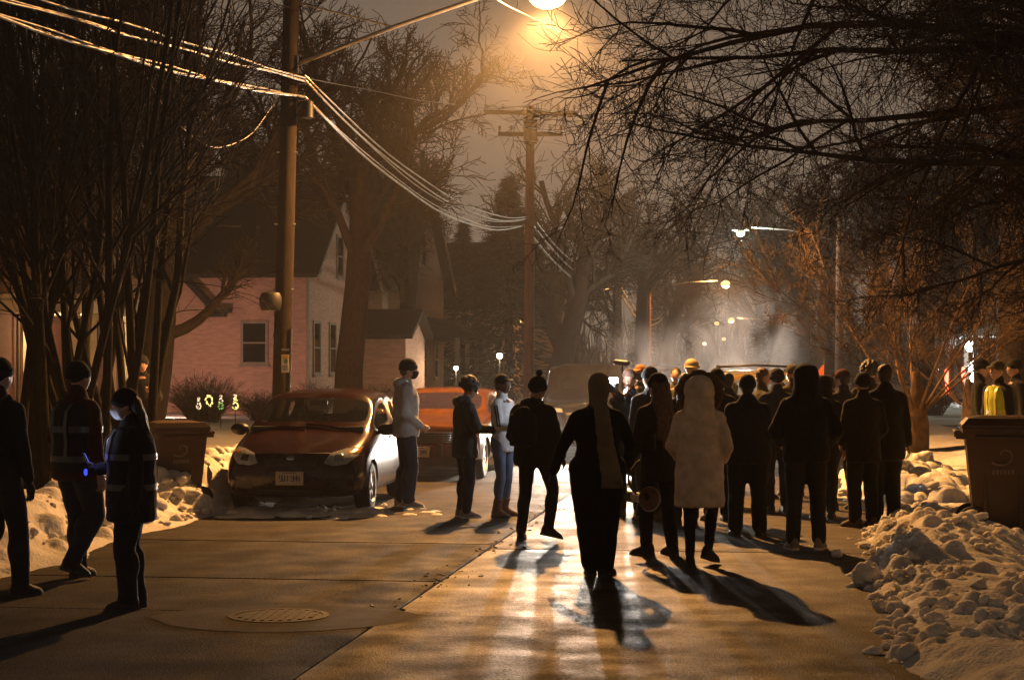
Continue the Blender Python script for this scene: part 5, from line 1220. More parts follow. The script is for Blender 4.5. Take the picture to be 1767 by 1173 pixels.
_hands = {}
def hand_arrays(kind):
    """right hand, wrist at the origin, fingers along +y, palm facing -x (towards the body), thumb forward (+z)"""
    if kind in _hands: return _hands[kind]
    g = MB()
    for q in range(5):
        f = q / 4; g.cap((0, .005, -.026 + .052 * f), (.0, .088, -.034 + .066 * f), .0145, .0125, 8)
    g.cap((0, -.03, 0), (0, .02, 0), .026, .024, 10)
    curl = {'relaxed': (.35, .45, .35), 'grip': (1.25, 1.35, .9), 'open': (.10, .14, .1)}[kind]
    lens = ((.036, .024, .019), (.042, .028, .021), (.046, .030, .022), (.041, .027, .021))
    for i in range(4):
        z = -.034 + .022 * i; p = V3(0, .088, z); an = 0.0; sp = (i - 1.5) * .05
        for s in range(3):
            an += curl[s] * (1 + .10 * (1.5 - i) * (.5 if kind != 'open' else .2)); d = V3(-sin(an), cos(an) * cos(sp), cos(an) * sin(sp)); e = p + d * lens[i][s] * 1.02
            g.cap(p, e, .0092 - .0008 * s, .0085 - .0008 * s, 7); p = e
    p = V3(-.004, .022, .026); th = 0.75 if kind != 'grip' else 0.5
    for L_, dx in ((.042, -.25), (.032, -.45), (.024, -.6)):
        d = V3(dx * (1.4 if kind == 'grip' else 1), cos(th), sin(th)); d /= np.linalg.norm(d); e = p + d * L_; g.cap(p, e, .0125, .0100, 8); p = e; th -= .28
    _hands[kind] = arrays(remesh(g, .0084, 1)); return _hands[kind]

def ik(a, b, l1, l2, hint):
    a = V3(*a); b = V3(*b); d = b - a; L_ = np.linalg.norm(d); m = (l1 + l2) * .998
    if L_ > m: d = d / L_ * m; b = a + d; L_ = m
    t = d / L_; x = (l1 * l1 - l2 * l2 + L_ * L_) / (2 * L_); h = sqrt(max(0, l1 * l1 - x * x)); hv = V3(*hint); hv = hv - t * hv.dot(t); hv /= np.linalg.norm(hv) + 1e-9
    return a + t * x + hv * h, b

def person(label, px, Y, yaw, H=1.7, stance=.10, feet=None, lift=(0, 0), toes=(8, -8), hands=None, hk=('relaxed', 'relaxed'), lean=0.0, side=0.0, head=(0, 0, 0), build=1.0,
           top=None, top_kind='jacket', hem=.86, puff=1.0, hood=None, hs=1.0, legs=None, fit=1.0, shoes='shoe', shoem=None, hat=None, hatm=None, hair=None, hairm=None, mask=None, skin='light', gloves=False, vox=.0205, z=0.0, hip=1.0, props=None, elbow_out=.35, scarf=None, fold=.018, face=False):
    """yaw: 0 faces away from the camera, 90 faces left in the picture, -90 right, 180 towards us"""
    k = (H - .03) / 1.75; X = gx(px, Y); t = thing('person', label, 'person', (X, Y, z), R(yaw)); t.scale = (k, k, k)
    legs = legs or DENIM; top = top or BLACKC; shoem = shoem or SHOEB
    lx = lambda zz: V3(side * (zz - .95), lean * (zz - .95), 0)
    if feet is None: feet = ((-stance, 0), (stance, 0))
    cx_ = (feet[0][0] + feet[1][0]) / 2; cy_ = (feet[0][1] + feet[1][1]) / 2
    hipz = min(sqrt(.8515 ** 2 - (feet[i][1] - .02 - cy_) ** 2 - (feet[i][0] - cx_ - (-1, 1)[i] * .092 * hip) ** 2) + .085 + (0 if lift[i] == 0 else .12) for i in (0, 1))
    base = V3(cx_, cy_, 0)
    hips = [base + V3(-.092 * hip, 0, hipz), base + V3(.092 * hip, 0, hipz)]
    ank = [V3(feet[i][0], feet[i][1] - .02, .085 + lift[i]) for i in (0, 1)]
    knees = []
    for i in (0, 1):
        kn, an_ = ik(hips[i], ank[i], .43, .425, (.12 * (-1 if i == 0 else 1), 1, 0)); knees.append(kn); ank[i] = an_
    S = lambda zz: base + lx(zz)
    shz = 1.405; sw = .178 * (0.9 + .1 * build)
    sh = [S(shz) + V3(-sw, 0, shz), S(shz) + V3(sw, 0, shz)]
    if hands is None: hands = ((-.27, .02, .80), (.27, .02, .80))
    wr = []; el = []
    for i in (0, 1):
        h_ = V3(*hands[i]) + base + V3(lx(1.1)[0] * .5, 0, 0); s = -1 if i == 0 else 1
        e_, w_ = ik(sh[i], h_, .29, .255, (s * elbow_out, -.8, -.3)); el.append(e_); wr.append(w_)
    # head frame
    hy, hp, hr_ = R(head[0]), R(head[1]), R(head[2])
    HR = np.array(Euler((hp, hr_, hy), 'XYZ').to_matrix()); nb = S(1.50) + V3(0, -.005, 1.49); hc = nb + HR @ V3(0, .028, .145)
    def hp3(x, y, zz): return hc + HR @ V3(x, y, zz)
    # ---- body: one continuous skin
    g = MB()
    def hell(c, r, seg=14, rings=10): g.ell(hp3(*c), r, seg, rings, HR)
    hell((0, -.018, .030), (.0755, .097, .088)); hell((0, .020, -.035), (.062, .070, .078)); hell((0, .050, -.078), (.036, .034, .030)); hell((0, .078, -.005), (.05, .018, .05))
    hell((0, .098, -.020), (.013, .020, .015), 8, 6); hell((0, .088, .006), (.010, .014, .026), 8, 6); hell((0, .078, .030), (.055, .016, .012), 10, 6)
    hell((0, .084, -.058), (.022, .010, .008), 8, 6)
    for s in (-1, 1): hell((s * .077, -.008, -.012), (.010, .020, .030), 8, 6); hell((s * .040, .058, -.022), (.022, .022, .020), 8, 6)
    g.cap(nb + V3(0, -.005, -.06), hp3(0, -.018, -.06), .058, .052)
    bw = build
    for zz, rx, ry in ((1.36, .15, .105), (1.22, .145, .11), (1.08, .125, .10), (.97, .135, .10)): g.ell(S(zz) + V3(0, 0, zz), (rx * bw, ry * bw, .13))
    for i in (0, 1):
        g.cap(sh[i] + V3(0, 0, -.03), el[i], .040, .036); g.cap(el[i], wr[i], .035, .026); g.ell(sh[i] + V3(.02 if i == 0 else -.02, 0, -.03), .045)
        lf = min(1, fit) * .84; g.cap(hips[i], knees[i], .085 * bw * lf, .055 * lf); g.cap(knees[i], ank[i], .050 * lf, .034 * lf); g.cap(ank[i] + V3(0, 0, -.03), ank[i] + V3(.1 * sin(-R(toes[i])) * 1, .05, -.048), .026, .022)
    me = remesh(g, .015 if face else .026, 2); bv, bf = arrays(me); VV = [bv]; FF = list(bf); MM = [0] * len(bf); n = len(bv); bpy.data.meshes.remove(me)
    for i in (0, 1):
        hv, hf = hand_arrays(hk[i]); s = -1 if i == 0 else 1
        fd = wr[i] - el[i]; fd /= np.linalg.norm(fd); xin = V3(s, 0, 0); xin = xin - fd * xin.dot(fd); xin /= np.linalg.norm(xin) + 1e-9; zz = np.cross(xin, fd)
        if zz.dot(V3(0, .6, 1.0) if abs(fd[2]) < .8 else V3(0, 1, 0)) < 0: zz = -zz
        M = np.stack([xin, fd, zz], 1); w = (hv * .9 @ M.T) + wr[i] + fd * .01
        flip = np.linalg.det(M) < 0
        FF += [tuple(j + n for j in (q[::-1] if flip else q)) for q in hf]; MM += [3 if gloves else 0] * len(hf); VV.append(w); n += len(w)
    e = MB()
    for s in (-1, 1): e.ell(hp3(s * .031, .079, .008), .0105, 8, 6, None, 1); e.ell(hp3(s * .031, .0873, .008), (.0058, .0035, .0058), 8, 6, HR, 2)
    e.ell(hp3(0, .090, -.058), (.020, .006, .007), 8, 5, HR, 4)
    for v_ in e.V: VV.append(v_)
    FF += [tuple(j + n for j in q) for q in e.F]; MM += e.M
    bm_ = mesh_from('body', np.concatenate(VV), polys=FF, pm=MM); o = obj('body', bm_, [SKIN[skin], EYEW, IRIS, GLOVE, LIP], t)
    # ---- trousers
    g = MB(); f_ = fit
    g.ell(base + V3(0, -.005, hipz + .035), (.165 * bw * hip, .125 * bw, .13)); g.ell(base + V3(0, 0, hipz + .12), (.145 * bw, .112 * bw, .09))
    for i in (0, 1):
        g.cap(hips[i] + V3(0, -.01, .0), knees[i], .108 * bw * (0.5 + .5 * f_), .076 * f_); am = ank[i] + V3(0, 0, .02)
        g.cap(knees[i], am, .076 * f_, .066 * f_ if f_ > .9 else .046); g.ell(knees[i] * .55 + am * .45 + V3(0, -.02, .03), (.070 * f_, .074 * f_, .15))
        if f_ >= 1.1: g.ell(am + V3(0, .01, -.015), (.064 * f_, .072 * f_, .05))
    o = obj('trousers', remesh(g, vox * 1.2, 1, fold * .9, .10), legs, t)
    # ---- top
    g = MB(); P_ = puff; tk = top_kind
    secs = []
    hz_ = hem
    prof = [(hz_, .185 if hz_ < .8 else .175), (hz_ + .06, .192 if hz_ < .8 else .185), (max(hz_ + .12, .98), .18), (1.10, .165), (1.24, .178), (1.34, .183), (1.40, .160), (1.445, .118), (1.49, .080), (1.53, .066)]
    prof = [prof[0]] + [p for a_, p in zip(prof, prof[1:]) if p[0] > a_[0] + .02]
    rings = []
    for zz, rx in prof:
        ry = rx * (.74 if zz < 1.3 else .66 if zz < 1.46 else .8); c = S(max(zz, .95)) + V3(0, -.005, zz)
        wv = 1 + (.0 if zz < 1.4 else 0)
        rings.append([c + V3(rx * P_ * bw * cos(2 * pi * q / 28) * wv * (hip if zz < 1.0 else 1), ry * P_ * bw * sin(2 * pi * q / 28), 0) for q in range(28)])
    g.loft(rings)
    for i in (0, 1):
        s = -1 if i == 0 else 1
        g.cap(S(1.45) + V3(s * .05, -.01, 1.43), sh[i] + V3(-s * .01, 0, -.015), .058 * P_, .068 * P_); g.cap(sh[i] + V3(0, 0, -.025), el[i], .068 * P_, .058 * P_); wd = wr[i] - el[i]; wd /= np.linalg.norm(wd)
        g.cap(el[i], wr[i] - wd * .02, .060 * P_, .046 * P_)
    if hood == 'down': g.ell(S(1.47) + V3(0, -.095, 1.465), (.12, .065, .075)); g.ell(S(1.5) + V3(0, -.05, 1.50), (.10, .07, .045))
    if hood == 'up':
        g.ell(hp3(0, -.030, .018), (.112 * hs, .116 * hs, .128 * (hs * .6 + .4)), 16, 12, HR); g.cap(hp3(0, -.03, -.04), S(1.42) + V3(0, -.04, 1.44), .104 * hs, .120 * hs)
    if tk == 'coat' or hood is None:
        g.cap(S(1.48) + V3(0, -.01, 1.46), nb + V3(0, -.005, .035), .078, .070)
    tp = obj('coat' if hem < .72 else 'jacket', remesh(g, vox, 2, fold * (1.2 if P_ > 1.1 else 1), .09 if P_ <= 1.1 else .07), top, t)
    # ---- shoes
    for i in (0, 1):
        a_ = ank[i]; pitch = -min(1.0, lift[i] * 4.5); yw = R(toes[i]); RM = np.array(Euler((pitch, 0, yw)).to_matrix()); org = V3(a_[0], a_[1], a_[2])
        def fp(x, y, zz): return org + RM @ V3(x, y, zz)
        g = MB(); rings = []
        for y, w, top_ in ((-.078, .028, .02), (-.066, .040, .04), (-.02, .044, .05), (.04, .044, .03), (.10, .050, -.005), (.15, .047, -.022), (.185, .032, -.042)):
            rings.append([fp(w * 1.12 * (cos(an) if sin(an) < 0 else cos(an) * .92), y, (-.078 + (top_ + .078) * max(0, sin(an)) ** .7) if sin(an) > 0 else -.078) for an in [2 * pi * q / 14 for q in range(14)]])
        g.loft(rings); 
        if shoes == 'boot': g.cap(fp(0, -.015, 0), a_ * .72 + knees[i] * .28 + V3(0, -.005, 0), .054, .060); g.ell(a_ * .70 + knees[i] * .30, (.062, .064, .02))
        else: g.cap(fp(0, -.02, -.01), fp(0, -.02, .03), .042, .042)
        sh_o = obj('boot' if shoes == 'boot' else 'shoe', remesh(g, .014, 1), shoem, t)
        g = MB(); out_ = [(.030, -.08), (.043, -.05), (.042, .03), (.049, .10), (.046, .155), (.024, .195), (-.024, .195), (-.046, .155), (-.046, .10), (-.038, .03), (-.042, -.05), (-.030, -.08)]
        g.loft([[fp(x, y, -.086) for x, y in out_], [fp(x, y, -.062) for x, y in out_]]); g.build('sole', SOLEW if shoem is SHOEG else SOLE, sh_o)
    # ---- hair and hats
    hm_ = hairm or HAIRB
    if hair == 'short':
        g = MB(); g.ell(hp3(0, -.030, .040), (.083, .096, .088), 16, 10, HR); g.ell(hp3(0, -.055, -.01), (.074, .062, .075), 14, 9, HR); obj('hair', remesh(g, .011, 1, .012, .03), hm_, t)
    elif hair == 'curly':
        g = MB(); rn = random.Random(int(px)); g.ell(hp3(0, -.035, .045), (.10, .105, .095), 14, 9, HR)
        for q in range(150):
            an = rn.uniform(0, 2 * pi); el_ = rn.uniform(-.5, 1.5); c = V3(.115 * cos(an) * cos(el_), -.035 + .122 * sin(an) * cos(el_), .042 + .112 * sin(el_))
            if c[1] > .055 and c[2] < .06: continue
            g.ell(hp3(*c), rn.uniform(.016, .028), 7, 5)
        obj('hair', remesh(g, .009, 0, .006, .02), hm_, t)
    elif hair in ('long', 'shoulder'):
        ln_ = .50 if hair == 'long' else .20; g = MB(); g.ell(hp3(0, -.028, .030), (.088, .104, .098), 16, 10, HR); rn = random.Random(int(px))
        for q in range(34):
            an = rn.uniform(-1.15, 1.15); r0 = rn.uniform(.8, 1.08); a0 = hp3(.085 * sin(an) * r0, -.03 - .085 * cos(an) * r0 * .9, .02); a1 = hp3(.098 * sin(an), -.045 - .09 * cos(an), -.12); a2 = a1 + V3(.04 * sin(an) + rn.gauss(0, .02), -.03 + rn.gauss(0, .012), -ln_ * rn.uniform(.55, 1.0))
            g.cap(a0, a1, .030, .030, 7); g.cap(a1, a2, .030, .012, 7)
        obj('hair', remesh(g, .012, 0, .012, .04), hm_, t)
    hatm_ = hatm or BLACKC
    if hat == 'wrap':
        g = MB(); g.ell(hp3(0, -.026, .040), (.100, .118, .112), 18, 12, HR); g.cap(hp3(0, -.045, .02), hp3(0, -.055, -.12), .098, .082); obj('knit_hat', remesh(g, .011, 1, .010, .035), hatm_, t)
    if hat in ('beanie', 'pom', 'tall'):
        tall = {'beanie': .100, 'pom': .108, 'tall': .115}[hat]; g = MB(); g.ell(hp3(0, -.022, .045), (.090, .108, tall), 18, 12, HR)
        rings = []
        for zz, e_ in ((-.005, .0), (.0, .006), (.045, .008), (.052, .0)):
            rings.append([hp3((.090 + e_) * cos(2 * pi * q / 22), -.018 + (.107 + e_) * sin(2 * pi * q / 22), .004 + zz + .012 * sin(2 * pi * q / 22)) for q in range(22)])
        g.loft(rings)
        ho_ = obj('beanie', remesh(g, .010, 1, .006, .03), hatm_, t)
        if hat == 'pom':
            g = MB(); rn = random.Random(5)
            for q in range(60):
                v_ = V3(rn.gauss(0, 1), rn.gauss(0, 1), rn.gauss(0, 1)); v_ /= np.linalg.norm(v_); g.ell(hp3(0, -.045, .178) + v_ * .026, .014, 6, 5)
            obj('pompom', remesh(g, .008, 0), hatm_, ho_)
    elif hat in ('cap', 'cap_back'):
        sgn = 1 if hat == 'cap' else -1
        g = MB(); g.ell(hp3(0, -.018, .048), (.086, .104, .086), 18, 12, HR); co = obj('cap', remesh(g, .010, 1), hatm_, t)
        g = MB(); up_ = []; 
        for zz in (.050, .060):
            up_.append([hp3(.072 * cos(an), -.018 + sgn * (.085 + .085 * sin(an)), zz - .018 * (sin(an) ** 2) + (.004 * cos(2 * an))) for an in [pi * q / 12 for q in range(13)]])
        g.loft(up_); g.build('brim', hatm_, co)
    elif hat == 'helmet':
        g = MB(); g.ell(hp3(0, -.015, .05), (.10, .125, .10), 18, 12, HR); g.ell(hp3(0, .0, .03), (.118, .145, .02), 18, 8, HR); obj('hard_hat', remesh(g, .010, 1), hatm_, t)
    if mask is not None:
        g = MB(); rings = []
        for zz, w, d in ((-.100, .030, .072), (-.085, .050, .092), (-.055, .062, .108), (-.020, .060, .116), (.0, .046, .106)):
            rings.append([hp3(w * 1.12 * sin(an), d * (1 - .42 * abs(sin(an)) ** 1.6) + .004, zz) for an in [-1.45 + 2.9 * q / 10 for q in range(11)]] + [hp3(w * 1.0 * sin(an), d * (1 - .42 * abs(sin(an)) ** 1.6) - .012, zz) for an in [1.45 - 2.9 * q / 10 for q in range(11)]])
        g.loft(rings); mo = g.build('face_mask', mask, t, smooth=True)
        for s in (-1, 1):
            g = MB(); g.tube([hp3(s * .060, .055, -.03), hp3(s * .078, .0, -.012), hp3(s * .080, -.02, .005)], .0035, 5); g.build('ear_loop', mask, mo)
    if scarf is not None:
        g = MB(); n_ = 16
        for zz in (1.475, 1.515): g.tube([S(1.5) + V3(.088 * cos(2 * pi * q / n_), -.005 + .082 * sin(2 * pi * q / n_), zz + .02 * sin(4 * pi * q / n_)) for q in range(n_ + 1)], .034, 8)
        obj('scarf', remesh(g, .014, 1, .01, .05), scarf, t)
    info = dict(t=t, wr=wr, el=el, sh=sh, S=S, hp3=hp3, HR=HR, base=base, hc=hc, nb=nb, bw=bw, P=P_)
    if props: props(info)
    return info

def backpack(m, w=.28, h=.42, d=.14):
    def f(i):
        c = i['S'](1.25) + V3(0, -.17 * i['P'] - d / 2 + .02, 1.22); g = MB(); g.ell(c, (w / 2, d / 2, h / 2), 16, 12); g.box(c + V3(0, 0, -.03), (w * .82, d * .8, h * .72)); g.box(c + V3(0, -d * .45, -.08), (w * .6, d * .3, h * .35))
        b_ = obj('backpack', remesh(g, .014, 3, .012, .08), m, i['t'])
        for s in (-1, 1):
            g = MB(); sh = i['sh'][1 if s > 0 else 0]; g.tube([c + V3(s * .09, .05, h * .42), sh + V3(-s * .06, -.02, .085), sh + V3(-s * .055, .10, -.05), i['S'](1.15) + V3(s * .13, .10, 1.15), c + V3(s * .10, .06, -h * .3)], .018, 6); g.build('strap', m, b_, smooth=True)
    return f
def phone(hand=1, lit=False, off=(0, .07, .02), rot=(R(-35), 0, 0), spot=0):
    def f(i):
        c = i['wr'][hand] + V3(*off); g = MB(); g.box((0, 0, 0), (.075, .009, .155)); o = g.build('phone', PHONE, i['t']); o.location = c; o.rotation_euler = rot
        g = MB(); g.box((0, -.006, 0), (.066, .003, .14)); g.build('screen', SCREEN if lit else GLASS, o)
    return f
def vest(m, zs=((.98, .05), (1.22, .05)), hem=.86, tape=REFL, puff=1.045):
    def f(i):
        g = MB(); S = i['S']; b = i['bw'] * i['P'] * puff
        for half in (0,):
            rings = []
            for zz, rx in ((hem + .02, .182), (1.0, .180), (1.10, .168), (1.24, .182), (1.36, .180), (1.44, .14)):
                c = S(max(zz, .95)) + V3(0, -.005, zz); rings.append([c + V3(rx * b * cos(2 * pi * q / 26), rx * (.76 if zz < 1.3 else .68) * b * sin(2 * pi * q / 26), 0) for q in range(26)])
            g.loft(rings, cap=False)
        v_ = obj('safety_vest', g.mesh('safety_vest', True), m, i['t'])
        for zz, w in zs:
            rx = np.interp(zz, (.88, 1.0, 1.1, 1.24, 1.36), (.182, .180, .168, .182, .180)) * b * 1.015; rings = []
            for dz in (-w / 2, w / 2):
                c = S(max(zz, .95)) + V3(0, -.005, zz + dz); rings.append([c + V3(rx * cos(2 * pi * q / 26), rx * .765 * sin(2 * pi * q / 26), 0) for q in range(26)])
            g = MB(); g.loft(rings, cap=False); g.build('reflective_stripe', tape, v_, smooth=True)
        for s in (-1, 1):
            g = MB(); pts = [S(zz) + V3(s * .075, -sgn * 0, zz) for sgn, zz in ()]
            pr = [(1.0, -.142), (1.12, -.136), (1.24, -.146), (1.36, -.135), (1.43, -.09), (1.455, 0), (1.43, .09), (1.36, .135), (1.24, .146), (1.12, .136), (1.0, .142)]
            L_ = [S(zz) + V3(s * .085 - .02, yy * b * .985 - .005, zz) for zz, yy in pr]; R_ = [S(zz) + V3(s * .085 + .02, yy * b * .985 - .005, zz) for zz, yy in pr]
            g.add(L_ + R_, [(q, q + 1, len(pr) + q + 1, len(pr) + q) for q in range(len(pr) - 1)]); g.build('reflective_strap', tape, v_, smooth=True)
    return f
def multi(*fs):
    def f(i):
        for x in fs: x(i)
    return f
def held(name, m, parts, hand=1, off=(0, 0, 0), rot=(0, 0, 0)):
    pass

# --- left, walking past
person('dark clad walker with a pack cut by the left edge of the picture', -2, 13.3, -30, 1.78, feet=((-.10, -.14), (.10, .14)), lift=(.06, 0), top=BLACKC, legs=CHARC, hat='beanie', hands=((-.27, .12, .85), (.26, .05, .84)), props=backpack(CHARC), fit=1.05, gloves=True)
person('walker in rust jacket, dark vest and beanie, second from the left edge', 135, 14.5, -38, 1.76, feet=((-.10, .10), (.10, -.12)), lift=(0, .07), top=ORANGEJ, legs=DENIM, hat='beanie', hands=((-.26, .16, .95), (.27, .02, .84)), hk=('grip', 'relaxed'), props=vest(CHARC), fit=1.1, build=1.14, puff=1.12, hem=.80)
def l3(i):
    vest(BLACKC, hem=.80)(i); phone(1, True, (-.02, .09, .06), (R(-25), 0, 0))(i)
    w = i['wr'][1]; g = MB(); g.ell(w + V3(.02, .10, -.03), (.016, .016, .028)); g.build('blue_lamp', mat('blue_led', (.02, .03, .4), .3, emit=(.05, .08, 1.0), estr=1.2), i['t'], smooth=True)
    m = i['t'].matrix_basis; p = m @ Vector(i['wr'][1] + V3(-.10, .06, .10)); lamp('blue_lamp_light', 'POINT', p, .45, (.12, .18, 1.0), .03)
    p = m @ Vector(i['hp3'](.0, .26, -.20)); lamp('phone_glow', 'POINT', p, 1.1, (.75, .78, 1.0), .04)
L3Y = 12.7
person('person in dark vest with pale mask lit by a phone, nearest on the left', 222, L3Y, 108, 1.57, feet=((-.10, .03), (.10, -.06)), top=BLACKC, legs=BLACKC, hem=.70, puff=1.12, hair='shoulder', hat='beanie', mask=MASKW, head=(4, -12, 0), hands=((-.32, .0, .74), (.12, .24, 1.12)), hk=('relaxed', 'grip'), gloves=True, face=True, props=l3, build=1.26, hip=1.08, fit=1.2)
person('person in purple hoodie standing on the snow behind the rust jacket walker', 80, 25.5, 20, 1.76, top=PURPLE, legs=BLACKC, hood='up', z=.12, vox=.022)
person('dark figure holding up a small camera beside the left bin', 246, 27.0, 185, 1.74, top=BLACKC, legs=BLACKC, hat='beanie', hands=((-.16, .24, 1.22), (.2, .22, 1.2)), hk=('grip', 'grip'), z=.15, vox=.022, props=phone(0))
# --- middle
person('bearded man in grey jacket, black mask and beanie beside the red hatchback', 698, 21.9, -84, 1.82, feet=((-.10, -.02), (.10, .06)), toes=(6, -14), top=GREYJ, legs=DENIM, hat='beanie', mask=MASKB, hair='short', hairm=HAIRBR, hands=((-.15, .17, .97), (.15, .17, .97)), hk=('grip', 'grip'), shoem=SHOEG, hood='down', fit=1.15, build=1.08, puff=1.14, elbow_out=.2, head=(-8, -6, 0), vox=.015, hem=.84, face=True)
person('curly haired person in dark green coat looking at a phone', 803, 20.4, -72, 1.60, top=DGREEN, legs=NAVY, hair='curly', hood='down', hem=.76, puff=1.16, hands=((-.08, .32, 1.10), (.12, .34, 1.10)), hk=('grip', 'grip'), head=(4, -20, 0), skin='mid', vox=.015, face=True, fit=1.05, props=phone(1, False, (-.10, .08, .02), (R(-60), 0, 0)), shoem=SHOEG)
def stripes(i):
    for s in (-1, 1):
        for q in (.0, .035):
            g = MB(); a, b_ = i['sh'][0 if s < 0 else 1], i['el'][0 if s < 0 else 1]; off = V3(s * .072, .02 + q, 0); g.tube([a + off + V3(0, 0, -.02), a * .5 + b_ * .5 + off, b_ + off * .9], .010, 5); g.build('sleeve_stripe', BLACKC, i['t'])
    g = MB(); g.ell(i['S'](1.28) + V3(-.06, .135, 1.28), (.045, .012, .055)); g.build('chest_badge', BLACKC, i['t'])
person('woman in white striped jacket, dark cap, jeans and brown boots', 866, 20.5, -118, 1.64, feet=((-.115, 0), (.115, .02)), top=WHITEJ, legs=DENIML, shoes='boot', shoem=SHOEBR, hat='cap', hair='short', skin='dark', hands=((-.20, .24, 1.06), (.12, .30, 1.10)), hk=('grip', 'grip'), head=(-10, 4, 0), fit=.82, vox=.015, face=True, props=stripes, hem=.80)
def pomprops(i): backpack(CHARC, .30, .44, .13)(i)
person('person in pompom hat and black puffy coat stepping away, seen from behind', 925, 17.7, -25, 1.63, feet=((-.16, -.02), (.15, .02)), lift=(0, .05), toes=(18, -32), top=BLACKC, legs=BLACKC, hat='pom', hatm=BLACKC, hem=.80, puff=1.30, hands=((-.22, .2, .98), (.27, .10, .90)), gloves=True, head=(-30, -10, 12), fit=.92, side=-.06, hood='down', build=1.05, props=backpack(BLACKC, .34, .46, .16))
def bagscarf(i):
    # long knitted scarf hanging down the back
    g = MB(); S = i['S']; rings = []
    for zz, x, w, dy in ((1.53, .0, .07, .10), (1.46, .02, .072, .165), (1.36, .03, .075, .185), (1.2, .05, .080, .18), (1.05, .075, .088, .165), (.92, .10, .095, .175), (.83, .115, .098, .19)):
        c = S(zz) + V3(x, -dy, zz); rings.append([c + V3(w * cos(an), .022 * sin(an) + .006 * cos(3 * an), 0) for an in [2 * pi * q / 16 for q in range(16)]])
    g.loft(rings); obj('scarf', remesh(g, .013, 1, .012, .04), CREAMK, i['t'])
    g = MB(); r_ = random.Random(4)
    for q in range(18):
        x = .115 - .09 + .18 * q / 17; g.tube([S(.83) + V3(x, -.19, .835), S(.8) + V3(x + r_.gauss(0, .006), -.19, .775)], [.008, .005], 5)
    g.build('fringe', CREAMK, i['t'])
person('woman in black with a long cream scarf and knit hat, nearest in the middle', 1030, 14.75, 2, 1.66, feet=((-.052, 0), (.060, -.06)), toes=(4, -30), top=BLACKC, legs=BLACKC, hat='wrap', hatm=CREAMK, hem=.95, puff=1.02, hip=1.38, build=1.10, hands=((-.42, .0, .84), (.27, .22, .95)), hk=('open', 'grip'), gloves=True, shoes='boot', fit=1.34, vox=.0155, props=bagscarf, elbow_out=1.1, head=(0, 0, 4))
def megaphone(i):
    w = i['wr'][0]; t = thing('megaphone', 'pale megaphone hanging by its strap beside the long haired person', 'megaphone', i['t'].matrix_basis @ Vector(w + V3(-.01, .02, -.02)) + Vector((.13, 0, .02)), R(24))
    MEG = mat('megaphone_white', (0.50, 0.42, 0.36), .4, var=.08, scale=8)
    def ring(y, r, dz=0): return [(r * cos(2 * pi * q / 24), y, r * sin(2 * pi * q / 24) + dz) for q in range(24)]
    base = V3(0, 0, -.28)
    def sh_(rs): return [[(a, b, c - .30) for a, b, c in r] for r in rs]
    g = MB(); g.loft(sh_([ring(-.16, .115), ring(-.15, .110), ring(-.06, .062), ring(.06, .042), ring(.13, .048), ring(.15, .045)]), cap=False); g.build('horn', MEG, t, smooth=True)
    g = MB(); g.loft(sh_([ring(-.145, .104), ring(-.05, .04), ring(-.049, .002)]), cap=False); g.build('bell', mat('megaphone_inside', (0.16, 0.11, 0.09), .5, var=.15, scale=8), t, smooth=True)  # inside coloured darker to shade the hollow of the bell
    g = MB(); g.loft(sh_([ring(.13, .055), ring(.22, .055), ring(.23, .04)])); g.build('battery_case', BLKP, t, auto=40)
    g = MB(); g.box((0, .06, -.40), (.03, .045, .12), 0, R(12)); g.build('grip', BLKP, t)
    g = MB(); n = 16; g.tube([(-.12 * sin(pi * q / n), .02, -.30 + .34 * (1 - q / n)) for q in range(n + 1)], .012, 6); g.build('carrying_strap', mat('strap_green', (.04, .05, .045), .7, var=.1), t, smooth=True)
person('long haired person in black coat turned left, beside the megaphone', 1136, 16.3, 35, 1.66, feet=((-.12, .05), (.11, -.06)), toes=(14, -10), top=BLACKC, legs=BLACKC, hair='long', hairm=HAIRBR, hat='beanie', hem=.72, puff=1.05, hands=((-.27, .12, .88), (.22, .22, 1.02)), hk=('grip', 'grip'), gloves=True, fit=.95, vox=.0165, props=megaphone)
def furhood(i):
    hp3 = i['hp3']; g = MB(); rn = random.Random(8); n = 90
    for q in range(n):
        an = 2 * pi * q / n; g.ell(hp3(.182 * cos(an) + rn.gauss(0, .007), .035 + rn.gauss(0, .018), -.006 + .178 * sin(an) + rn.gauss(0, .007)), rn.uniform(.030, .052), 7, 5)
    obj('fur_trim', remesh(g, .010, 0, .014, .02), FUR, i['t'])
person('woman in a cream parka with fur trimmed hood, seen from behind', 1206, 15.5, -12, 1.62, feet=((-.075, -.06), (.09, .02)), lift=(0, .055), toes=(6, -25), top=WHITEP, top_kind='coat', legs=BLACKC, hood='up', hs=1.32, hem=.55, puff=1.13, hands=((-.20, .20, .98), (.20, .20, .98)), hk=('grip', 'grip'), fit=.86, build=1.08, vox=.0165, props=furhood, hip=1.04, elbow_out=.5)
person('person in dark jacket and loose trousers, left of the hooded man', 1290, 18.1, -6, 1.64, feet=((-.13, .02), (.13, 0)), toes=(16, -14), top=NAVY, legs=BLACKC, hair='short', hem=.80, puff=1.15, hands=((-.14, .24, 1.10), (.16, .24, 1.08)), hk=('grip', 'grip'), build=1.16, fit=1.25, hip=1.1, hat='beanie', hatm=NAVY)
person('man in raised black hood with feet apart, arms bent forward', 1392, 16.8, -4, 1.73, feet=((-.13, 0), (.12, .03)), toes=(14, -18), top=BLACKC, legs=CHARC, hood='up', hs=1.18, hem=.84, puff=1.16, hands=((-.23, .24, 1.02), (.24, .22, 1.02)), hk=('grip', 'grip'), shoem=SHOEG, build=1.08, fit=1.08, vox=.0165, elbow_out=.6)
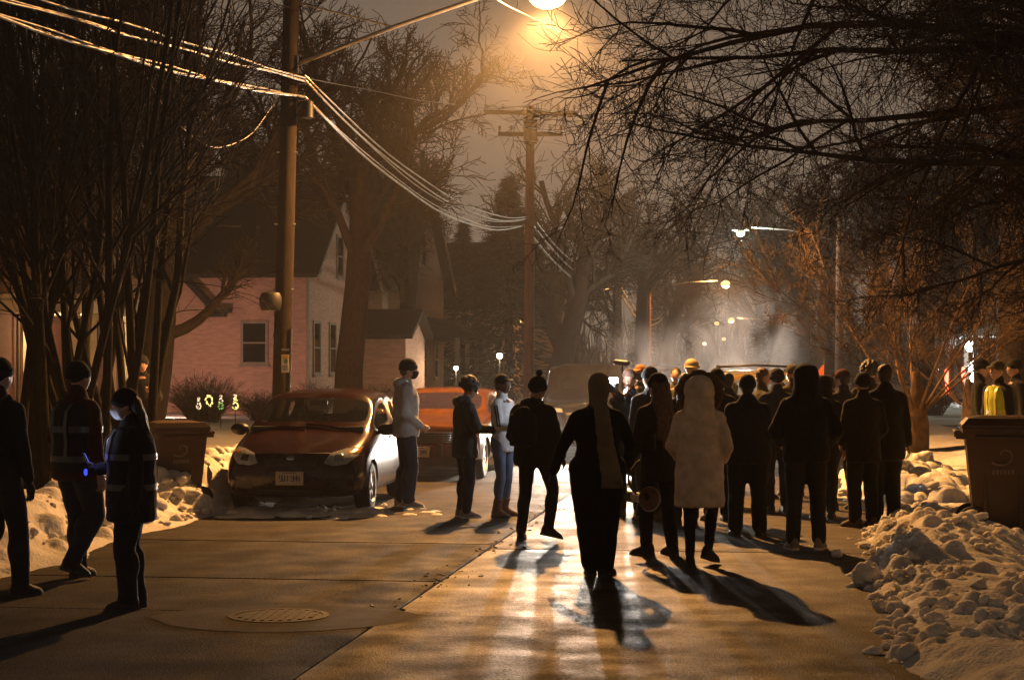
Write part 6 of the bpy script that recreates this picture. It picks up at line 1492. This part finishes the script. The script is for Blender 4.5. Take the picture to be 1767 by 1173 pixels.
def camcorder(m_light=False, hand=1, off=(0, .10, .08)):
    def f(i):
        c = i['wr'][hand] + V3(*off); g = MB(); g.box((0, 0, 0), (.08, .17, .10)); o = g.build('camera', BLKP, i['t']); o.location = c
        g = MB(); g.loft([[(r * cos(2 * pi * q / 16), y, r * sin(2 * pi * q / 16)) for q in range(16)] for y, r in ((.08, .035), (.15, .038), (.19, .042))]); g.build('lens', BLKP, o, auto=40)
        if m_light:
            g = MB(); g.box((0, .02, .09), (.09, .05, .06)); l_ = g.build('camera_light', mat('led_white', (1, 1, 1), .3, emit=(.85, .92, 1), estr=110), o)
    return f
person('person in maroon cap filming with raised camera, behind the right group', 1452, 21.5, 40, 1.70, feet=((-.14, .05), (.13, -.10)), top=CHARC, legs=BLACKC, hat='cap', hatm=MAROON, hair='short', hands=((-.12, .26, 1.50), (.10, .24, 1.46)), hk=('grip', 'grip'), props=camcorder(), hem=.82, puff=1.12)
person('shorter person in knit hat and black coat, left of the tall right man', 1490, 19.2, 14, 1.66, feet=((-.11, 0), (.11, .02)), toes=(30, -4), top=BLACKC, legs=BLACKC, hat='beanie', hem=.74, puff=1.12, shoes='boot', shoem=SHOEBR, fit=1.15, hands=((-.18, .2, .95), (.2, .16, .95)))
person('tall man in black coat at the right end of the group', 1527, 19.5, 6, 1.76, feet=((-.10, 0), (.10, .02)), top=BLACKC, legs=BLACKC, hair='short', hem=.70, puff=1.10, fit=1.2, hands=((-.2, .16, .92), (.28, .02, .82)), build=1.1)
# --- second row
person('person with dark cap half hidden behind the long haired one', 1122, 20.0, 25, 1.72, top=CHARC, legs=BLACKC, hat='beanie', hood='down', vox=.022, shoem=SHOEBR)
def camlight(i):
    camcorder(True, 0, (0, .10, .06))(i); p = i['t'].matrix_basis @ Vector(i['wr'][0] + V3(0, .19, .17)); lamp('camera_light_beam', 'POINT', p, 42, (.85, .92, 1.0), .03)
person('cameraman in brown cap with a bright camera light', 1086, 20.6, 165, 1.70, top=NAVY, legs=BLACKC, hat='cap_back', hatm=cloth('brown_cap', (.13, .07, .05)), hands=((.12, .24, 1.48), (-.02, .24, 1.44)), hk=('grip', 'grip'), props=camlight, vox=.022, puff=1.12)
def boom(i):
    w = i['wr'][1]; g = MB(); g.tube([w + V3(0, .02, -.2), w + V3(0, .04, .50)], .010, 6); p = g.build('boom_pole', BLKP, i['t']); g = MB(); g.cap(w + V3(-.08, .04, .53), w + V3(.10, .05, .55), .042, .042, 10); g.build('microphone', BLKP, p, smooth=True)
person('person in orange lit cap under a raised microphone', 1106, 26.0, 150, 1.76, top=CHARC, legs=BLACKC, hat='cap', hatm=cloth('orange_cap', (.35, .13, .03)), mask=MASKB, hands=((-.2, .2, 1.1), (.16, .25, 1.25)), hk=('grip', 'grip'), props=boom, vox=.022)
person('bareheaded person facing us at the back between hat wearers', 1166, 27.0, 175, 1.72, top=OLIVE, legs=BLACKC, hair='short', vox=.022, skin='light')
person('person in yellowish hard hat at the back', 1193, 25.0, 190, 1.82, top=OLIVE, legs=BLACKC, hat='helmet', hatm=cloth('hat_yellow', (.40, .30, .14), .5), vox=.022)
person('person in black beanie right of the fur hood', 1237, 19.9, 10, 1.70, top=BLACKC, legs=BLACKC, hat='beanie', vox=.018, hem=.78)
person('short haired man in olive jacket looking right, behind the dark jacket', 1316, 23.5, -75, 1.72, top=OLIVE, legs=BLACKC, hair='short', hairm=HAIRBR, vox=.016, head=(-6, 0, 0), skin='light')
person('person in olive cap right behind the hooded man', 1368, 23.8, 20, 1.76, top=OLIVE, legs=BLACKC, hat='cap', hatm=OLIVE, vox=.022)
person('small dark figure holding something between the hood and the maroon cap', 1424, 22.5, 120, 1.58, top=CHARC, legs=NAVY, hair='curly', hands=((-.14, .24, 1.2), (.16, .24, 1.2)), hk=('grip', 'grip'), vox=.022)
person('person with dark hair behind the tall man at the right end', 1501, 23.0, 0, 1.78, top=CHARC, legs=BLACKC, hair='curly', vox=.022)
person('person in black between the dark jacket and the hooded man, further back', 1341, 21.2, 12, 1.70, top=BLACKC, legs=BLACKC, hat='beanie', vox=.023, hem=.8, puff=1.12)
person('person with bare dark hair just left of the dark jacket, further back', 1256, 22.0, -14, 1.66, top=CHARC, legs=BLACKC, hair='short', vox=.023, puff=1.1)
person('person in dark parka between the hooded man and the knit hat', 1420, 20.2, -10, 1.62, top=BLACKC, legs=BLACKC, hood='up', hs=1.1, hem=.74, vox=.023, puff=1.12)
person('person in black coat half hidden behind the cream parka', 1182, 19.4, 8, 1.66, top=BLACKC, legs=BLACKC, hair='shoulder', vox=.023, hem=.74, puff=1.1)
# --- right, beyond the bin
person('person in dark coat talking, left of the yellow vest at right', 1692, 24.5, -110, 1.75, top=BLACKC, legs=BLACKC, hat='beanie', z=.08, vox=.018, skin='light')
person('person in a bright yellow safety vest behind the right bin', 1722, 22.5, 118, 1.72, top=BLACKC, legs=BLACKC, hat='cap', hatm=OLIVE, z=.08, vox=.016, props=vest(HIVIS, ((1.1, .05),), tape=mat('tape_yellow', (.55, .50, .10), .4, var=.1, scale=20)))
person('person in dark hood at the right edge behind the bin', 1752, 25.0, 100, 1.75, top=BLACKC, legs=BLACKC, hat='beanie', z=.08, vox=.022)

# ------------------------------------------------------------------ bins, flag, steam
BINB = mat('bin_brown', (0.075, 0.040, 0.022), .5, var=.12, scale=5, bump=.15, bscale=60); BINM = mat('bin_mark', (0.20, 0.15, 0.11), .5, var=.1, scale=10)
def bin_(label, X, Y, z, rz, k=1.0, face=0):
    t = thing('wheeled_bin', label, 'bin', (X, Y, z), rz, 'wheeled bins at the kerb'); t.scale = (k, k, k)
    def rect(w, d, zz, yo=0): return [(-w / 2, -d / 2 + yo, zz), (w / 2, -d / 2 + yo, zz), (w / 2, d / 2 + yo, zz), (-w / 2, d / 2 + yo, zz)]
    g = MB(); g.loft([rect(.46, .48, .05), rect(.48, .50, .08), rect(.58, .66, .90), rect(.60, .68, .96)]); b_ = g.build('bin_body', BINB, t)
    g = MB(); g.loft([rect(.64, .72, .955), rect(.64, .72, 1.0)]); g.build('rim', BINB, t)
    g = MB(); g.loft([rect(.66, .76, 1.004, -.01), rect(.655, .755, 1.03, -.01), rect(.56, .62, 1.09, 0), rect(.40, .40, 1.11, 0)]); g.build('lid', BINB, t)
    for q in (-.16, .16):
        g = MB(); g.box((q, -.315, .42), (.03, .022, .62), 0, R(-6)); g.build('rib', BINB, b_)
    g = MB(); g.box((0, -.352, .90), (.50, .02, .05)); g.build('lift_bar', BINB, b_)
    for s in (-1, 1):
        g = MB(); n = 18; g.prism([(.14 * cos(2 * pi * q / n), .14 * sin(2 * pi * q / n)) for q in range(n)], s * .27 - .03, s * .27 + .03, 'x'); o = g.build('wheel', RUB, t); o.location = (0, .27, .14)
        g = MB(); g.box((s * .25, .37, .93), (.05, .10, .06)); g.build('handle_bracket', BINB, t)
    g = MB(); g.tube([(-.27, .42, .96), (.27, .42, .96)], .018, 8); g.build('handle', BINB, t)
    g = MB(); g.tube([(-.3, .27, .14), (.3, .27, .14)], .014, 6); g.build('axle', STEEL, t)
    # emblem on the near face: a curling wave over a line of lettering
    g = MB(); pts = []
    for q in range(34):
        f = q / 33; an = -2.5 + 6.0 * f; r = .10 * (1 - .72 * f); pts.append((.02 + r * cos(-an) * 1.1 - .03 * (1 - f), -.345, .76 + r * sin(an) * .9 - .015 * (1 - f)))
    g.tube([(x, y + (.62 - z_) * -.098 + .012, z_) for x, y, z_ in pts], [.014 - .006 * q / 33 for q in range(34)], 6); em = g.build('wave_emblem', BINM, b_)
    g = MB()
    for q in range(6): g.box((-.085 + q * .034, -.318, .60), (.022, .008, .045), 0, R(-6))
    lt = g.build('worn_lettering', BINM, b_)
    if face:
        for o in [em, lt] + [c for c in b_.children if c.name.startswith(('rib', 'lift_bar'))]: o.rotation_euler = (0, 0, face * pi / 2); o.location = (-face * .038, 0, 0)
    return t
Yb = 21.3; bin_('brown wheeled bin on the left snow bank beside the red hatchback', gx(305, Yb), Yb, +.05, R(-68), .92, 1)
Yb = 17.4; bin_('large brown wheeled bin on the snow at the right edge', gx(1728, Yb), Yb, .08, R(78), 1.04, -1)

p = at(1410, 655, 30); t = thing('safety_flag', 'small red triangular flag on a thin staff behind the crowd', 'flag', (p.x + .12, p.y, 0))
g = MB(); g.tube([(0, 0, 0), (0, 0, p.z + .35)], .010, 6); g.build('staff', DARKM, t)
g = MB(); g.add([(0, 0, p.z + .27), (0, 0, p.z - .22), (-.22, .02, p.z + .0), (0, .006, p.z + .27), (0, .006, p.z - .22), (-.22, .026, p.z + .0)], [(0, 1, 2), (5, 4, 3), (0, 2, 5, 3), (2, 1, 4, 5), (1, 0, 3, 4)]); g.build('pennant', mat('flag_red', (.65, .10, .05), .6, var=.08, scale=6), t)
